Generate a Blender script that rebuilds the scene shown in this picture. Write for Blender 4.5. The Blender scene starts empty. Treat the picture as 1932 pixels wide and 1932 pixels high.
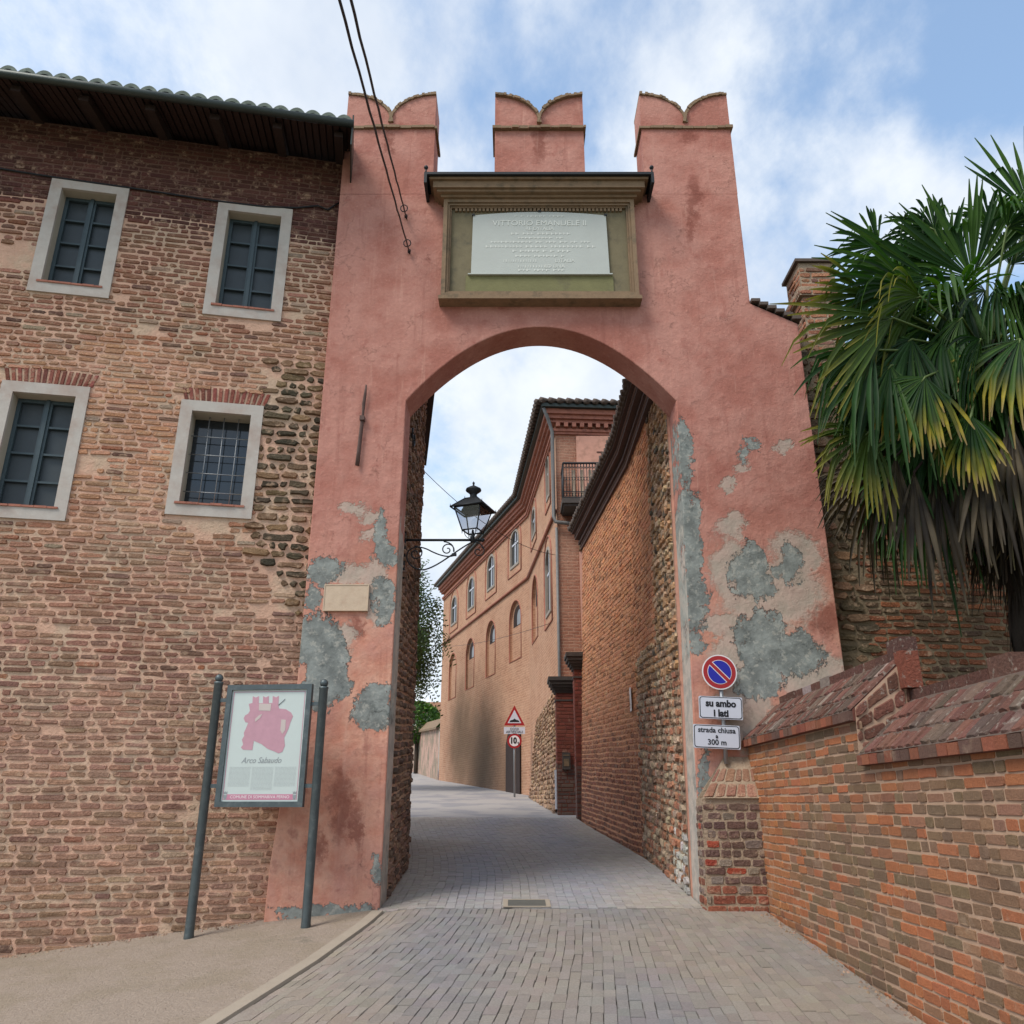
import bpy, bmesh, math, random
from math import sin, cos, pi, radians, sqrt
from mathutils import Vector, Matrix, noise
R = random.Random(7)
C = bpy.context.scene.collection
SC = bpy.context.scene
V = Vector

# ------------------------------------------------------------ camera, sky, sun
F, TH = 1550.0, radians(19.6)
cam = bpy.data.objects.new('camera', bpy.data.cameras.new('camera'))
C.objects.link(cam); SC.camera = cam
cam.data.sensor_width = 36; cam.data.lens = 36 * F / 1932
cam.data.clip_start = .05; cam.data.clip_end = 3000
cam.rotation_euler = (pi / 2 + TH, 0, 0)
SC.render.resolution_x = SC.render.resolution_y = 1024
SC.view_settings.view_transform = 'Standard'; SC.view_settings.look = 'None'
SC.view_settings.gamma = 1; SC.view_settings.exposure = 0.22
SUN_EL, SUN_AZ = radians(52), radians(231)      # azimuth clockwise from +Y : behind the camera, a little to the left
sd = V((sin(SUN_AZ) * cos(SUN_EL), cos(SUN_AZ) * cos(SUN_EL), sin(SUN_EL)))
sun = bpy.data.objects.new('sun', bpy.data.lights.new('sun', 'SUN')); C.objects.link(sun)
sun.data.energy = 2.75; sun.data.angle = radians(24); sun.data.color = (1, .94, .85)
sun.rotation_euler = (-sd).to_track_quat('-Z', 'Y').to_euler()
W = bpy.data.worlds.new('World'); SC.world = W; W.use_nodes = True

class NT:
    def __init__(s, tree): s.t = tree; s.n = tree.nodes; s.l = tree.links
    def node(s, typ, **kw):
        n = s.n.new(typ)
        ins = kw.pop('ins', {})
        for k, v in kw.items(): setattr(n, k, v)
        for k, v in ins.items(): s.set(n.inputs[k], v)
        return n
    def set(s, inp, v):
        if isinstance(v, bpy.types.NodeSocket): s.l.new(v, inp)
        else:
            if hasattr(inp.default_value, '__len__') and not hasattr(v, '__len__'): v = (v,) * len(inp.default_value)
            if hasattr(inp.default_value, '__len__') and len(inp.default_value) == 4 and len(v) == 3: v = (*v, 1)
            inp.default_value = v
    def math(s, op, a, b=0.0, c=None, clamp=False):
        n = s.n.new('ShaderNodeMath'); n.operation = op; n.use_clamp = clamp
        s.set(n.inputs[0], a); s.set(n.inputs[1], b)
        if c is not None: s.set(n.inputs[2], c)
        return n.outputs[0]
    def vm(s, op, a, b=(0, 0, 0), out=0):
        n = s.n.new('ShaderNodeVectorMath'); n.operation = op
        s.set(n.inputs[0], a); s.set(n.inputs[1], b)
        return n.outputs['Value'] if op in ('LENGTH', 'DOT_PRODUCT') else n.outputs[0]
    def mix(s, f, a, b, typ='MIX'):
        n = s.n.new('ShaderNodeMix'); n.data_type = 'RGBA'; n.blend_type = typ
        s.set(n.inputs[0], f); s.set(n.inputs[6], a); s.set(n.inputs[7], b)
        return n.outputs[2]
    def noise(s, vec, scale, detail=4, rough=.55, out='Fac', dist=0.0):
        n = s.node('ShaderNodeTexNoise', ins={'Scale': scale, 'Detail': detail, 'Roughness': rough, 'Distortion': dist})
        if vec is not None: s.l.new(vec, n.inputs['Vector'])
        return n.outputs[out]
    def ramp(s, f, lo, hi, smooth=True):
        n = s.n.new('ShaderNodeMapRange'); n.interpolation_type = 'SMOOTHSTEP' if smooth else 'LINEAR'
        s.set(n.inputs[0], f); s.set(n.inputs[1], lo); s.set(n.inputs[2], hi)
        return n.outputs[0]

wn = NT(W.node_tree)
for n in list(wn.n): wn.n.remove(n)
sky = wn.node('ShaderNodeTexSky', sky_type='NISHITA', sun_disc=False, sun_elevation=SUN_EL, sun_rotation=SUN_AZ, altitude=300, air_density=1.1, dust_density=.6, ozone_density=2.0)
tc = wn.node('ShaderNodeTexCoord').outputs['Generated']
sep = wn.node('ShaderNodeSeparateXYZ', ins={0: tc})
zz = wn.math('ADD', wn.math('MAXIMUM', sep.outputs[2], 0.0), .42)
px = wn.math('DIVIDE', sep.outputs[0], zz); py = wn.math('DIVIDE', sep.outputs[1], zz)
cv = wn.node('ShaderNodeCombineXYZ', ins={0: px, 1: py, 2: 3.7}).outputs[0]
mp = wn.node('ShaderNodeMapping', ins={'Vector': cv, 'Rotation': (0, 0, radians(-38)), 'Scale': (1.25, .95, 1), 'Location': (2.2, .9, 0)}).outputs[0]
n1 = wn.noise(mp, 1.5, 8, .56, dist=.25)
n2 = wn.noise(mp, 4.0, 8, .62)
dens = wn.math('ADD', wn.math('MULTIPLY', n1, .68), wn.math('MULTIPLY', n2, .32))
cm = wn.ramp(dens, .41, .55)
hz = wn.ramp(sep.outputs[2], .40, .12)
cm = wn.math('MAXIMUM', cm, wn.math('MULTIPLY', hz, .85))
shade = wn.ramp(wn.noise(mp, 2.3, 6, .6), .3, .7)
cloud = wn.mix(shade, (6.3, 7.0, 8.1), (9.3, 9.6, 9.8))
skyb = wn.mix(.16, wn.mix(1.0, sky.outputs[0], (2.0, 2.35, 2.35), 'MULTIPLY'), (8, 8.6, 9.4))
col = wn.mix(wn.math('MULTIPLY', cm, .93), skyb, cloud)
bg = wn.node('ShaderNodeBackground', ins={'Color': col, 'Strength': .1})
wo = wn.node('ShaderNodeOutputWorld'); wn.l.new(bg.outputs[0], wo.inputs[0])

# ------------------------------------------------------------ survey helpers: photo measurement -> metres on a real plane
def ray(x, y):
    u = (x - 966) / F; v = (966 - y) / F
    yc = cos(TH) - v * sin(TH)
    return u / yc, (sin(TH) + v * cos(TH)) / yc
def onY(x, y, Y):
    a, b = ray(x, y); return V((a * Y, Y, b * Y))
def sstep(a, b, x):
    t = max(0, min(1, (x - a) / (b - a))); return t * t * (3 - 2 * t)
def lerp(a, b, t): return a + (b - a) * t
def g(X, Y):                                  # height of the ground
    if Y < -4: z = -2.088
    elif Y < 18.4: z = -1.768 + .08 * Y
    elif Y < 60: z = -.296 + .063 * (Y - 18.4)
    else: z = 2.32
    if X < -1: z -= .1 * min(6, -1 - X) * (1 - sstep(9.9, 12.5, Y))
    return z

# ------------------------------------------------------------ object helpers
def tag(o, label=None, cat=None, group=None, kind=None):
    if label: o['label'] = label
    if cat: o['category'] = cat
    if group: o['group'] = group
    if kind: o['kind'] = kind
    return o
def thing(name, label, cat, loc=(0, 0, 0), group=None):
    o = bpy.data.objects.new(name, None); C.objects.link(o); o.location = loc
    o.empty_display_size = .2
    return tag(o, label, cat, group)
def link(name, me, mats, parent=None):
    o = bpy.data.objects.new(name, me); C.objects.link(o)
    for m in (mats if isinstance(mats, (list, tuple)) else [mats]): me.materials.append(m)
    if parent:
        o.parent = parent
        M = Matrix.Translation(parent_world(parent))
        o.matrix_parent_inverse = Matrix.Identity(4)
        me.transform(M.inverted())
    return o
def parent_world(p):
    v = V((0, 0, 0))
    while p: v += p.location; p = p.parent
    return v
class MB:                                      # collects geometry in world coordinates
    def __init__(s): s.v = []; s.f = []; s.c = []; s.m = []; s.sm = []
    def add(s, vs, fs, col=None, mi=0, smooth=False):
        b = len(s.v); s.v += [tuple(p) for p in vs]
        s.f += [tuple(i + b for i in f) for f in fs]
        s.m += [mi] * len(fs); s.sm += [smooth] * len(fs)
        s.c += (col if (isinstance(col, list)) else [col or (1, 1, 1)] * len(vs))
    def box(s, a, b, M=None, col=None, mi=0):
        x0, y0, z0 = a; x1, y1, z1 = b
        vs = [V(p) for p in ((x0, y0, z0), (x1, y0, z0), (x1, y1, z0), (x0, y1, z0), (x0, y0, z1), (x1, y0, z1), (x1, y1, z1), (x0, y1, z1))]
        if M: vs = [M @ p for p in vs]
        s.add(vs, [(0, 3, 2, 1), (4, 5, 6, 7), (0, 1, 5, 4), (1, 2, 6, 5), (2, 3, 7, 6), (3, 0, 4, 7)], col, mi)
    def tube(s, pts, r, n=8, col=None, mi=0, cap=True, sx=1):
        pts = [V(p) for p in pts]; rs = r if isinstance(r, (list, tuple)) else [r] * len(pts)
        vs = []; up = None
        for i, p in enumerate(pts):
            d = (pts[min(i + 1, len(pts) - 1)] - pts[max(i - 1, 0)])
            d = d.normalized() if d.length > 1e-9 else V((0, 0, 1))
            if up is None: up = d.orthogonal().normalized()
            up = (up - d * up.dot(d)); up = up.normalized() if up.length > 1e-6 else d.orthogonal().normalized()
            q = d.cross(up)
            for k in range(n): vs.append(p + (up * cos(2 * pi * k / n) + q * sin(2 * pi * k / n) * sx) * rs[i])
        fs = [(i * n + k, i * n + (k + 1) % n, (i + 1) * n + (k + 1) % n, (i + 1) * n + k) for i in range(len(pts) - 1) for k in range(n)]
        if cap: fs += [tuple(range(n - 1, -1, -1)), tuple(range((len(pts) - 1) * n, len(pts) * n))]
        s.add(vs, fs, col, mi, True)
    def lathe(s, prof, M=None, n=20, mi=0):
        vs = []
        for (r, z) in prof:
            for k in range(n):
                p = V((r * cos(2 * pi * k / n), r * sin(2 * pi * k / n), z)); vs.append(M @ p if M else p)
        fs = [(i * n + k, i * n + (k + 1) % n, (i + 1) * n + (k + 1) % n, (i + 1) * n + k) for i in range(len(prof) - 1) for k in range(n)]
        fs += [tuple(range(n - 1, -1, -1)), tuple(range((len(prof) - 1) * n, len(prof) * n))]
        s.add(vs, fs, None, mi, True)
    def prism(s, poly, M, d, mi=0, col=None):  # 2D polygon (x,z) extruded from y=0 to y=d
        bm = bmesh.new()
        fv = [bm.verts.new((x, 0, z)) for x, z in poly]; es = [bm.edges.new((fv[i], fv[(i + 1) % len(fv)])) for i in range(len(fv))]
        bmesh.ops.triangle_fill(bm, edges=es, use_beauty=True)
        bm.verts.index_update()
        tris = [tuple(v.index for v in f.verts) for f in bm.faces]
        n = len(poly); P = [V((x, 0, z)) for x, z in poly]
        vs = P + [p + V((0, d, 0)) for p in P]; bm.free()
        fs = []
        for t in tris:
            a, b, c = (P[i] for i in t)
            nn = (b - a).cross(c - a)
            if nn.y * d > 0: t = t[::-1]
            fs += [t, tuple(i + n for i in t[::-1])]
        area = sum(poly[i][0] * poly[(i + 1) % n][1] - poly[(i + 1) % n][0] * poly[i][1] for i in range(n))
        for i in range(n):
            q = (i, (i + 1) % n, (i + 1) % n + n, i + n)
            fs.append(q if (area < 0) == (d > 0) else q[::-1])
        s.add([M @ p for p in vs] if M else vs, fs, col, mi)
    def build(s, name, mats, parent=None, colors=False):
        me = bpy.data.meshes.new(name); me.from_pydata(s.v, [], s.f)
        me.polygons.foreach_set('material_index', s.m); me.polygons.foreach_set('use_smooth', s.sm)
        if colors:
            at = me.attributes.new('col', 'FLOAT_COLOR', 'POINT')
            at.data.foreach_set('color', [x for c in s.c for x in (c[0], c[1], c[2], 1)])
        me.update()
        return link(name, me, mats, parent)
def frameM(o, xa, za):                         # matrix with origin o, local x = xa, local z = za, local y = z cross x
    xa = V(xa).normalized(); za = V(za); ya = za.cross(xa).normalized(); za = xa.cross(ya)
    M = Matrix((xa, ya, za)).transposed().to_4x4(); M.translation = V(o); return M
def textmesh(s, size, align='CENTER', ext=.0015, shear=0, sx=1.0, bold=0.0):
    c = bpy.data.curves.new('t', 'FONT'); c.body = s; c.size = size; c.align_x = align; c.align_y = 'CENTER'
    c.extrude = ext; c.shear = shear; c.offset = bold; c.resolution_u = 3
    o = bpy.data.objects.new('t', c); C.objects.link(o)
    dg = bpy.context.evaluated_depsgraph_get(); me = bpy.data.meshes.new_from_object(o.evaluated_get(dg))
    bpy.data.objects.remove(o)
    me.transform(Matrix.Diagonal((sx, 1, 1, 1)) )
    return [v.co.copy() for v in me.vertices], [tuple(p.vertices) for p in me.polygons]
def put_text(mb, s, size, M, x, z, y=-.002, **kw):  # text in plane local x-z, facing local -y
    mi = kw.pop('mi', 0)
    vs, fs = textmesh(s, size, **kw)
    mb.add([M @ V((p.x + x, y - p.z, p.y + z)) for p in vs], fs, None, mi)

# ------------------------------------------------------------ materials
def mat(name, col=(.5, .5, .5), rough=.8, metal=0, var=.15, vs=8, bump=.2, bs=40, attr=False, col2=None, c2s=3, c2=(.45, .6), trans=0, spec=.4, dirt=None, coord='Object', bdist=.01):
    m = bpy.data.materials.new(name); m.use_nodes = True; t = NT(m.node_tree)
    b = t.n['Principled BSDF']; b.inputs['Roughness'].default_value = rough; b.inputs['Metallic'].default_value = metal
    b.inputs['Specular IOR Level'].default_value = spec
    co = t.node('ShaderNodeNewGeometry').outputs['Position']
    c = t.node('ShaderNodeAttribute', attribute_name='col').outputs['Color'] if attr else None
    if c is None: c = t.node('ShaderNodeRGB').outputs[0]; c.default_value = (*col, 1)
    if col2: c = t.mix(t.ramp(t.noise(co, c2s, 7, .62), *c2), c, col2)
    if dirt: c = t.mix(t.math('MULTIPLY', t.ramp(t.noise(co, dirt[1], 8, .65), dirt[2], dirt[3]), dirt[4] if len(dirt) > 4 else 1.0), c, dirt[0])
    f = t.math('ADD', 1 - var, t.math('MULTIPLY', t.noise(co, vs, 6, .65), 2 * var))
    c = t.mix(1.0, c, t.node('ShaderNodeCombineColor', ins={0: f, 1: f, 2: f}).outputs[0], 'MULTIPLY')
    t.l.new(c, b.inputs['Base Color'])
    if bump:
        bn = t.node('ShaderNodeBump', ins={'Strength': bump, 'Distance': bdist, 'Height': t.noise(co, bs, 8, .65)})
        t.l.new(bn.outputs[0], b.inputs['Normal'])
    m['x'] = 1
    return m
M_brick = mat('old_brick', attr=True, rough=.92, var=.55, vs=38, bump=1.0, bs=36, dirt=((.47, .32, .215), 9, .52, .68, .7), bdist=.03)
M_mortar = mat('old_mortar', (.60, .37, .262), rough=.95, var=.3, vs=9, bump=.9, bs=28, col2=(.55, .39, .275), c2s=1.6, bdist=.025)
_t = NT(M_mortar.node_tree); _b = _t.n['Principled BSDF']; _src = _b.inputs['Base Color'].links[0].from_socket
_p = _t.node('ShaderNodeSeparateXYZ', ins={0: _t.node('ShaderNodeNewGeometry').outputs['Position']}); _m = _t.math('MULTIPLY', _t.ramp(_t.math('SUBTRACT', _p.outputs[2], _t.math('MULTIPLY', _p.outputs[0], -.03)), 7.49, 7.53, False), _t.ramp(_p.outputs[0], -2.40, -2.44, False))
_t.l.new(_t.mix(_m, _src, (.17, .095, .07)), _b.inputs['Base Color'])  # mortar of the upper brick band, darkened further by painted-in eave shade
M_mortar2 = mat('pale_mortar', (.36, .265, .185), rough=.95, var=.35, vs=10, bump=.9, bs=24, bdist=.03)
M_mortarn = mat('new_mortar', (.41, .27, .185), rough=.9, var=.2, vs=12, bump=.4, bs=50)
M_newbrick = mat('machine_brick', attr=True, rough=.85, var=.34, vs=34, bump=.7, bs=70, dirt=((.36, .25, .17), 4, .56, .74, .6), bdist=.012)
M_ochre = mat('ochre_mortar', (.60, .285, .155), rough=.95, var=.3, vs=11, bump=.9, bs=22, bdist=.03)
M_white = mat('white_trim', (.47, .43, .385), rough=.85, var=.16, vs=9, bump=.3, dirt=((.38, .28, .23), 3, .40, .75, .7))
M_reveal = mat('reveal_plaster', (.40, .36, .29), rough=.9, var=.15, bump=.1)
M_shutter = mat('shutter_blue_grey', (.045, .070, .082), rough=.5, var=.25, vs=14, bump=.15)
M_panel = mat('shutter_panel', (.036, .048, .056), rough=.45, var=.2, vs=10, bump=.1)
M_iron = mat('wrought_iron', (.018, .02, .023), rough=.55, metal=.3, var=.3, bump=.2)
M_rust = mat('rusty_iron', (.105, .062, .052), rough=.8, var=.35, vs=14, bump=.4)
M_tile = mat('roof_tile', (.13, .155, .13), rough=.9, var=.45, vs=12, bump=.7, bs=20, dirt=((.22, .25, .21), 6, .5, .7, .8))
M_tilered = mat('roof_tile_dark', (.10, .075, .062), rough=.9, var=.4, vs=3, bump=.5)
M_wood = mat('dark_timber', (.028, .015, .012), rough=.85, var=.4, vs=12, bump=.5)
M_woodp = mat('timber_plank', (.030, .014, .011), rough=.85, var=.4, vs=9, bump=.5)
M_gutter = mat('gutter_metal', (.045, .055, .05), rough=.5, metal=.5, var=.2)
M_stone = mat('brown_stone', (.22, .145, .085), rough=.85, var=.3, vs=8, bump=.4, bs=30, dirt=((.10, .08, .05), 6, .5, .72, .8))
M_olive = mat('olive_panel', (.165, .155, .065), rough=.8, var=.25, vs=7, bump=.3, bs=30, dirt=((.10, .085, .05), 3, .5, .7, .6))
M_surround = mat('surround_panel', (.165, .135, .075), rough=.8, var=.3, vs=6, bump=.3, bs=30, dirt=((.085, .075, .05), 4, .5, .7, .7))
M_cope = mat('coping_brick', attr=True, rough=.95, var=.55, vs=30, bump=1.0, bs=45, dirt=((.30, .255, .21), 16, .57, .66, .7), bdist=.02)
M_pipe = mat('old_pipe', (.17, .165, .16), rough=.6, metal=.2, var=.3)
M_trim = mat('dull_frame', (.30, .26, .22), rough=.8, var=.2)
M_marble = mat('white_marble', (.42, .44, .405), rough=.55, var=.10, vs=4, bump=.1, dirt=((.42, .43, .40), 3, .5, .75, .6))
M_letter = mat('pale_lettering', (.62, .63, .58), rough=.6, var=.05, bump=0)
M_creamst = mat('cream_plaque', (.52, .40, .29), rough=.85, var=.16, vs=12, bump=.3, dirt=((.42, .27, .19), 7, .5, .7, .5))
M_pole = mat('painted_steel', (.085, .105, .11), rough=.45, metal=.4, var=.35, vs=9, bump=.15, dirt=((.17, .19, .19), 12, .5, .7, .5))
M_paper = mat('poster_paper', (.50, .56, .535), rough=.35, var=.05, bump=0, spec=.5)
M_pink = mat('poster_pink', (.47, .26, .31), rough=.4, var=.18, vs=12, bump=0)
M_pinkband = mat('poster_band', (.50, .21, .29), rough=.4, var=.1, bump=0)
M_pgrey = mat('poster_grey', (.25, .27, .28), rough=.5, var=.05, bump=0)
M_ptext = mat('poster_text', (.42, .46, .45), rough=.5, var=.05, bump=0)
M_ptan = mat('poster_tan', (.50, .43, .40), rough=.5, var=.05, bump=0)
M_signw = mat('sign_white', (.55, .56, .62), rough=.35, var=.06, bump=0)
M_signwb = mat('sign_rim_white', (.72, .68, .68), rough=.35, var=.04, bump=0)
M_signr = mat('sign_red', (.33, .012, .014), rough=.4, var=.1, bump=0)
M_signb = mat('sign_blue', (.010, .010, .30), rough=.35, var=.06, bump=0)
M_black = mat('sign_black', (.008, .008, .010), rough=.5, var=.05, bump=0)
M_zinc = mat('galvanised', (.30, .31, .32), rough=.45, metal=.6, var=.2, bump=.1)
M_corn = mat('dark_cornice', (.085, .045, .035), rough=.9, var=.4, vs=14, bump=.6, bs=40)
M_corn2 = mat('cornice_edge', (.24, .15, .12), rough=.9, var=.4, vs=14, bump=.5)
M_redcorn = mat('red_cornice', (.36, .145, .10), rough=.9, var=.3, vs=8, bump=.5, dirt=((.14, .06, .05), 6, .5, .7, .7))
M_redpil = mat('red_pillar', (.14, .045, .030), rough=.85, var=.35, vs=9, bump=.5)
M_capst = mat('dark_capital', (.075, .062, .055), rough=.9, var=.4, vs=9, bump=.5)
M_leafpalm = mat('palm_leaf', attr=True, rough=.55, var=.35, vs=11, bump=0, spec=.22)
M_petiole = mat('palm_petiole', (.09, .13, .03), rough=.5, var=.2, bump=0)
M_ptrunk = mat('palm_fibre', (.030, .022, .015), rough=1, var=.5, vs=30, bump=.8, bs=60)
M_bark = mat('bark', (.07, .05, .035), rough=.95, var=.3, bump=.6)
M_leaf = mat('tree_leaf', attr=True, rough=.5, var=.2, bump=0)
M_glass = mat('dark_glass', (.02, .026, .032), rough=.08, var=.1, bump=0, spec=.6)
M_pinkst = mat('pink_stucco', (.58, .30, .22), rough=.9, var=.2, vs=7, bump=.4, bs=30, dirt=((.36, .19, .13), 5, .5, .7, .6))

def principled_extra(m, **kw):
    b = m.node_tree.nodes['Principled BSDF']
    for k, v in kw.items(): b.inputs[k].default_value = v
for m in (M_leafpalm, M_leaf):                 # leaves let some light through
    t = NT(m.node_tree); b = t.n['Principled BSDF']; o = [n for n in t.n if n.type == 'OUTPUT_MATERIAL'][0]
    tr = t.node('ShaderNodeBsdfTranslucent'); src = b.inputs['Base Color'].links[0].from_socket
    t.l.new(t.mix(1.0, src, (1.5, 1.7, .5), 'MULTIPLY'), tr.inputs[0])
    ms = t.node('ShaderNodeMixShader', ins={0: .28}); t.l.new(b.outputs[0], ms.inputs[1]); t.l.new(tr.outputs[0], ms.inputs[2])
    t.l.new(ms.outputs[0], o.inputs[0])

# plaster of the gate: pink with peeled patches, grey cement and pale lime underneath
GY = 9.57
def plaster_mat():
    m = bpy.data.materials.new('gate_plaster'); m.use_nodes = True; t = NT(m.node_tree); b = t.n['Principled BSDF']
    b.inputs['Roughness'].default_value = .92; b.inputs['Specular IOR Level'].default_value = .25
    co = t.node('ShaderNodeNewGeometry').outputs['Position']
    nz = t.noise(co, 2.6, 10, .68, 'Color'); nz = t.vm('SUBTRACT', nz, (.5, .5, .5))
    nz2 = t.vm('SUBTRACT', t.noise(co, 11, 8, .72, 'Color'), (.5, .5, .5))
    pw = t.vm('ADD', t.vm('ADD', co, t.vm('MULTIPLY', nz, (.46, .46, .46))), t.vm('ADD', t.vm('MULTIPLY', nz2, (.34, .34, .34)), t.vm('MULTIPLY', t.vm('SUBTRACT', t.noise(co, 30, 6, .7, 'Color'), (.5, .5, .5)), (.10, .10, .10))))
    def field(blobs):
        acc = None
        for (x, y, rx, ry) in blobs:
            c = onY(x, y, GY); d = 1.22 * (c - onY(x + rx, y, GY)).length + .02; e = 1.22 * (c - onY(x, y + ry, GY)).length + .02
            q = t.vm('MULTIPLY', t.vm('SUBTRACT', pw, (c.x, 0, c.z)), (1 / d, 0, 1 / e))
            L = t.vm('LENGTH', q); acc = L if acc is None else t.math('MINIMUM', acc, L)
        return acc
    grey = [(612, 1076, 27, 20), (715, 1012, 9, 34), (720, 1038, 14, 16), (733, 1054, 14, 7), (726, 1130, 13, 33), (589, 1131, 13, 22), (596, 1212, 42, 40), (615, 1280, 34, 48),
            (703, 1334, 27, 30), (718, 1306, 18, 12), (620, 1722, 60, 11), (690, 1728, 30, 12), (560, 1728, 36, 8), (1292, 850, 11, 50), (1301, 1000, 16, 56), (1311, 1110, 15, 70), (1310, 1215, 12, 16),
            (1420, 836, 12, 7), (1406, 856, 6, 8), (1415, 1074, 26, 40), (1436, 1100, 18, 26), (1494, 1068, 12, 26), (1443, 1215, 46, 48), (1500, 1230, 44, 32), (1430, 1283, 36, 24), (1470, 1075, 8, 10),
            (1330, 1480, 6, 40), (712, 1640, 6, 22)]
    lite = [(671, 1082, 30, 13), (706, 1080, 22, 14), (709, 1134, 12, 32), (651, 1200, 13, 24), (648, 1090, 14, 12), (714, 1356, 16, 8), (1401, 884, 11, 9), (1375, 912, 13, 8), (1381, 990, 18, 17),
            (1381, 1080, 28, 52), (1503, 1050, 36, 34), (1457, 1120, 76, 56), (1372, 1221, 26, 15), (1528, 1268, 52, 40), (1358, 1176, 30, 13), (1430, 1240, 70, 50), (1400, 1330, 34, 60), (1290, 1600, 1, 1), (665, 960, 20, 6), (700, 975, 20, 6), (690, 1010, 12, 6), (1480, 840, 14, 8)]
    fg = field(grey); fl = field(lite)
    sv2 = t.node('ShaderNodeMapping', ins={'Vector': co, 'Scale': (1.0, 1.0, .38)}).outputs[0]
    fg = t.math('ADD', fg, t.math('MULTIPLY', t.math('SUBTRACT', t.noise(sv2, 7.5, 9, .72), .5), 1.5))
    mg = t.ramp(fg, 1.02, .96); ml = t.ramp(t.math('ADD', fl, t.math('MULTIPLY', t.math('SUBTRACT', t.noise(co, 4, 8, .7), .5), 1.2)), 1.22, .80)
    n_a = t.noise(co, 1.3, 8, .62); n_b = t.noise(co, 5.5, 8, .6); n_c = t.noise(co, 26, 6, .65)
    sepn = t.node('ShaderNodeSeparateXYZ', ins={0: co})
    low = t.ramp(sepn.outputs[2], 3.6, 1.6)
    pink = t.mix(t.ramp(n_a, .36, .62), (.375, .148, .112), (.465, .222, .175))
    warm = t.mix(t.ramp(n_b, .3, .7), (.53, .225, .15), (.63, .36, .26))
    pink = t.mix(t.math('MULTIPLY', low, t.ramp(n_a, .75, .35)), pink, warm)
    pink = t.mix(t.math('MULTIPLY', t.ramp(n_b, .56, .72), .55), pink, (.31, .105, .08))
    st = field([(648, 1530, 17, 50), (640, 1490, 22, 26), (672, 1560, 7, 40), (1310, 380, 9, 45), (1300, 430, 7, 30), (1018, 268, 12, 40), (735, 268, 9, 20), (1298, 258, 16, 14), (670, 1185, 9, 20), (1560, 1170, 40, 22), (590, 1600, 18, 30)])
    pink = t.mix(t.math('MULTIPLY', t.ramp(st, 1.25, .35), .72), pink, (.20, .060, .042))
    stv = t.node('ShaderNodeMapping', ins={'Vector': co, 'Scale': (7.0, 7.0, .55)}).outputs[0]
    pink = t.mix(t.math('MULTIPLY', t.ramp(t.noise(stv, 1.0, 8, .65), .54, .72), .5), pink, (.27, .095, .072))
    pink = t.mix(t.math('MULTIPLY', t.ramp(t.noise(t.vm('ADD', stv, (9, 9, 9)), 1.3, 8, .65), .56, .74), .45), pink, (.58, .32, .25))
    vor = t.node('ShaderNodeTexVoronoi', feature='DISTANCE_TO_EDGE', ins={'Scale': .85, 'Vector': t.vm('ADD', co, t.vm('MULTIPLY', nz, (1.1, 1.1, 1.1)))}).outputs[0]
    crack = t.math('MULTIPLY', t.ramp(vor, .006, .0015), t.ramp(n_a, .50, .58))
    pink = t.mix(t.math('MULTIPLY', crack, .16), pink, (.15, .05, .035))
    basecol = t.mix(t.math('MULTIPLY', t.ramp(n_c, .58, .74), .25), pink, (.66, .40, .31))
    wash = t.mix(t.ramp(n_b, .3, .7), (.37, .345, .285), (.46, .36, .30))
    cem = t.mix(t.ramp(n_b, .3, .68), (.155, .165, .155), (.27, .285, .265))
    cem = t.mix(t.math('MULTIPLY', t.ramp(t.noise(co, 13, 8, .7), .52, .62), .55), cem, (.40, .38, .33)); cem = t.mix(t.math('MULTIPLY', t.ramp(t.noise(co, 8, 8, .7), .58, .66), .6), cem, (.09, .105, .10))
    c = t.mix(t.math('MULTIPLY', ml, .8), basecol, wash); c = t.mix(mg, c, cem)
    rv = t.math('MULTIPLY', t.ramp(sepn.outputs[1], 9.588, 9.60, False), t.ramp(t.math('ADD', sepn.outputs[2], t.math('MULTIPLY', n_b, 2.5)), 4.6, 4.3))
    rv = t.math('MULTIPLY', rv, t.ramp(t.math('ABSOLUTE', t.math('SUBTRACT', sepn.outputs[0], .37)), 1.9, 1.75))
    c = t.mix(t.math('MULTIPLY', rv, .85), c, t.mix(t.ramp(n_b, .4, .6), (.50, .46, .40), (.33, .34, .31)))
    edge = t.math('MULTIPLY', t.ramp(fg, .94, 1.0), t.ramp(fg, 1.06, 1.0))
    c = t.mix(t.math('MULTIPLY', edge, t.ramp(n_b, .4, .6)), c, (.16, .08, .06))  # dark rim round peeled patches, a shadow line painted into the colour
    c = t.mix(1.0, c, t.node('ShaderNodeCombineColor', ins={0: t.math('ADD', .84, t.math('MULTIPLY', n_c, .32)), 1: t.math('ADD', .84, t.math('MULTIPLY', n_c, .32)), 2: t.math('ADD', .84, t.math('MULTIPLY', n_c, .32))}).outputs[0], 'MULTIPLY')
    t.l.new(c, b.inputs['Base Color'])
    h = t.math('ADD', t.math('ADD', t.math('MULTIPLY', mg, -1.5), t.math('MULTIPLY', crack, -.15)), t.math('MULTIPLY', ml, -.35))
    h = t.math('ADD', h, t.math('MULTIPLY', n_b, .9)); h = t.math('ADD', h, t.math('MULTIPLY', n_c, .28))
    h = t.math('ADD', h, t.math('MULTIPLY', t.noise(co, 90, 4, .6), .10))
    h = t.math('ADD', h, t.math('MULTIPLY', n_a, 2.5))
    bn = t.node('ShaderNodeBump', ins={'Strength': .9, 'Distance': .018, 'Height': h}); t.l.new(bn.outputs[0], b.inputs['Normal'])
    return m
M_plaster = plaster_mat()

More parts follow.
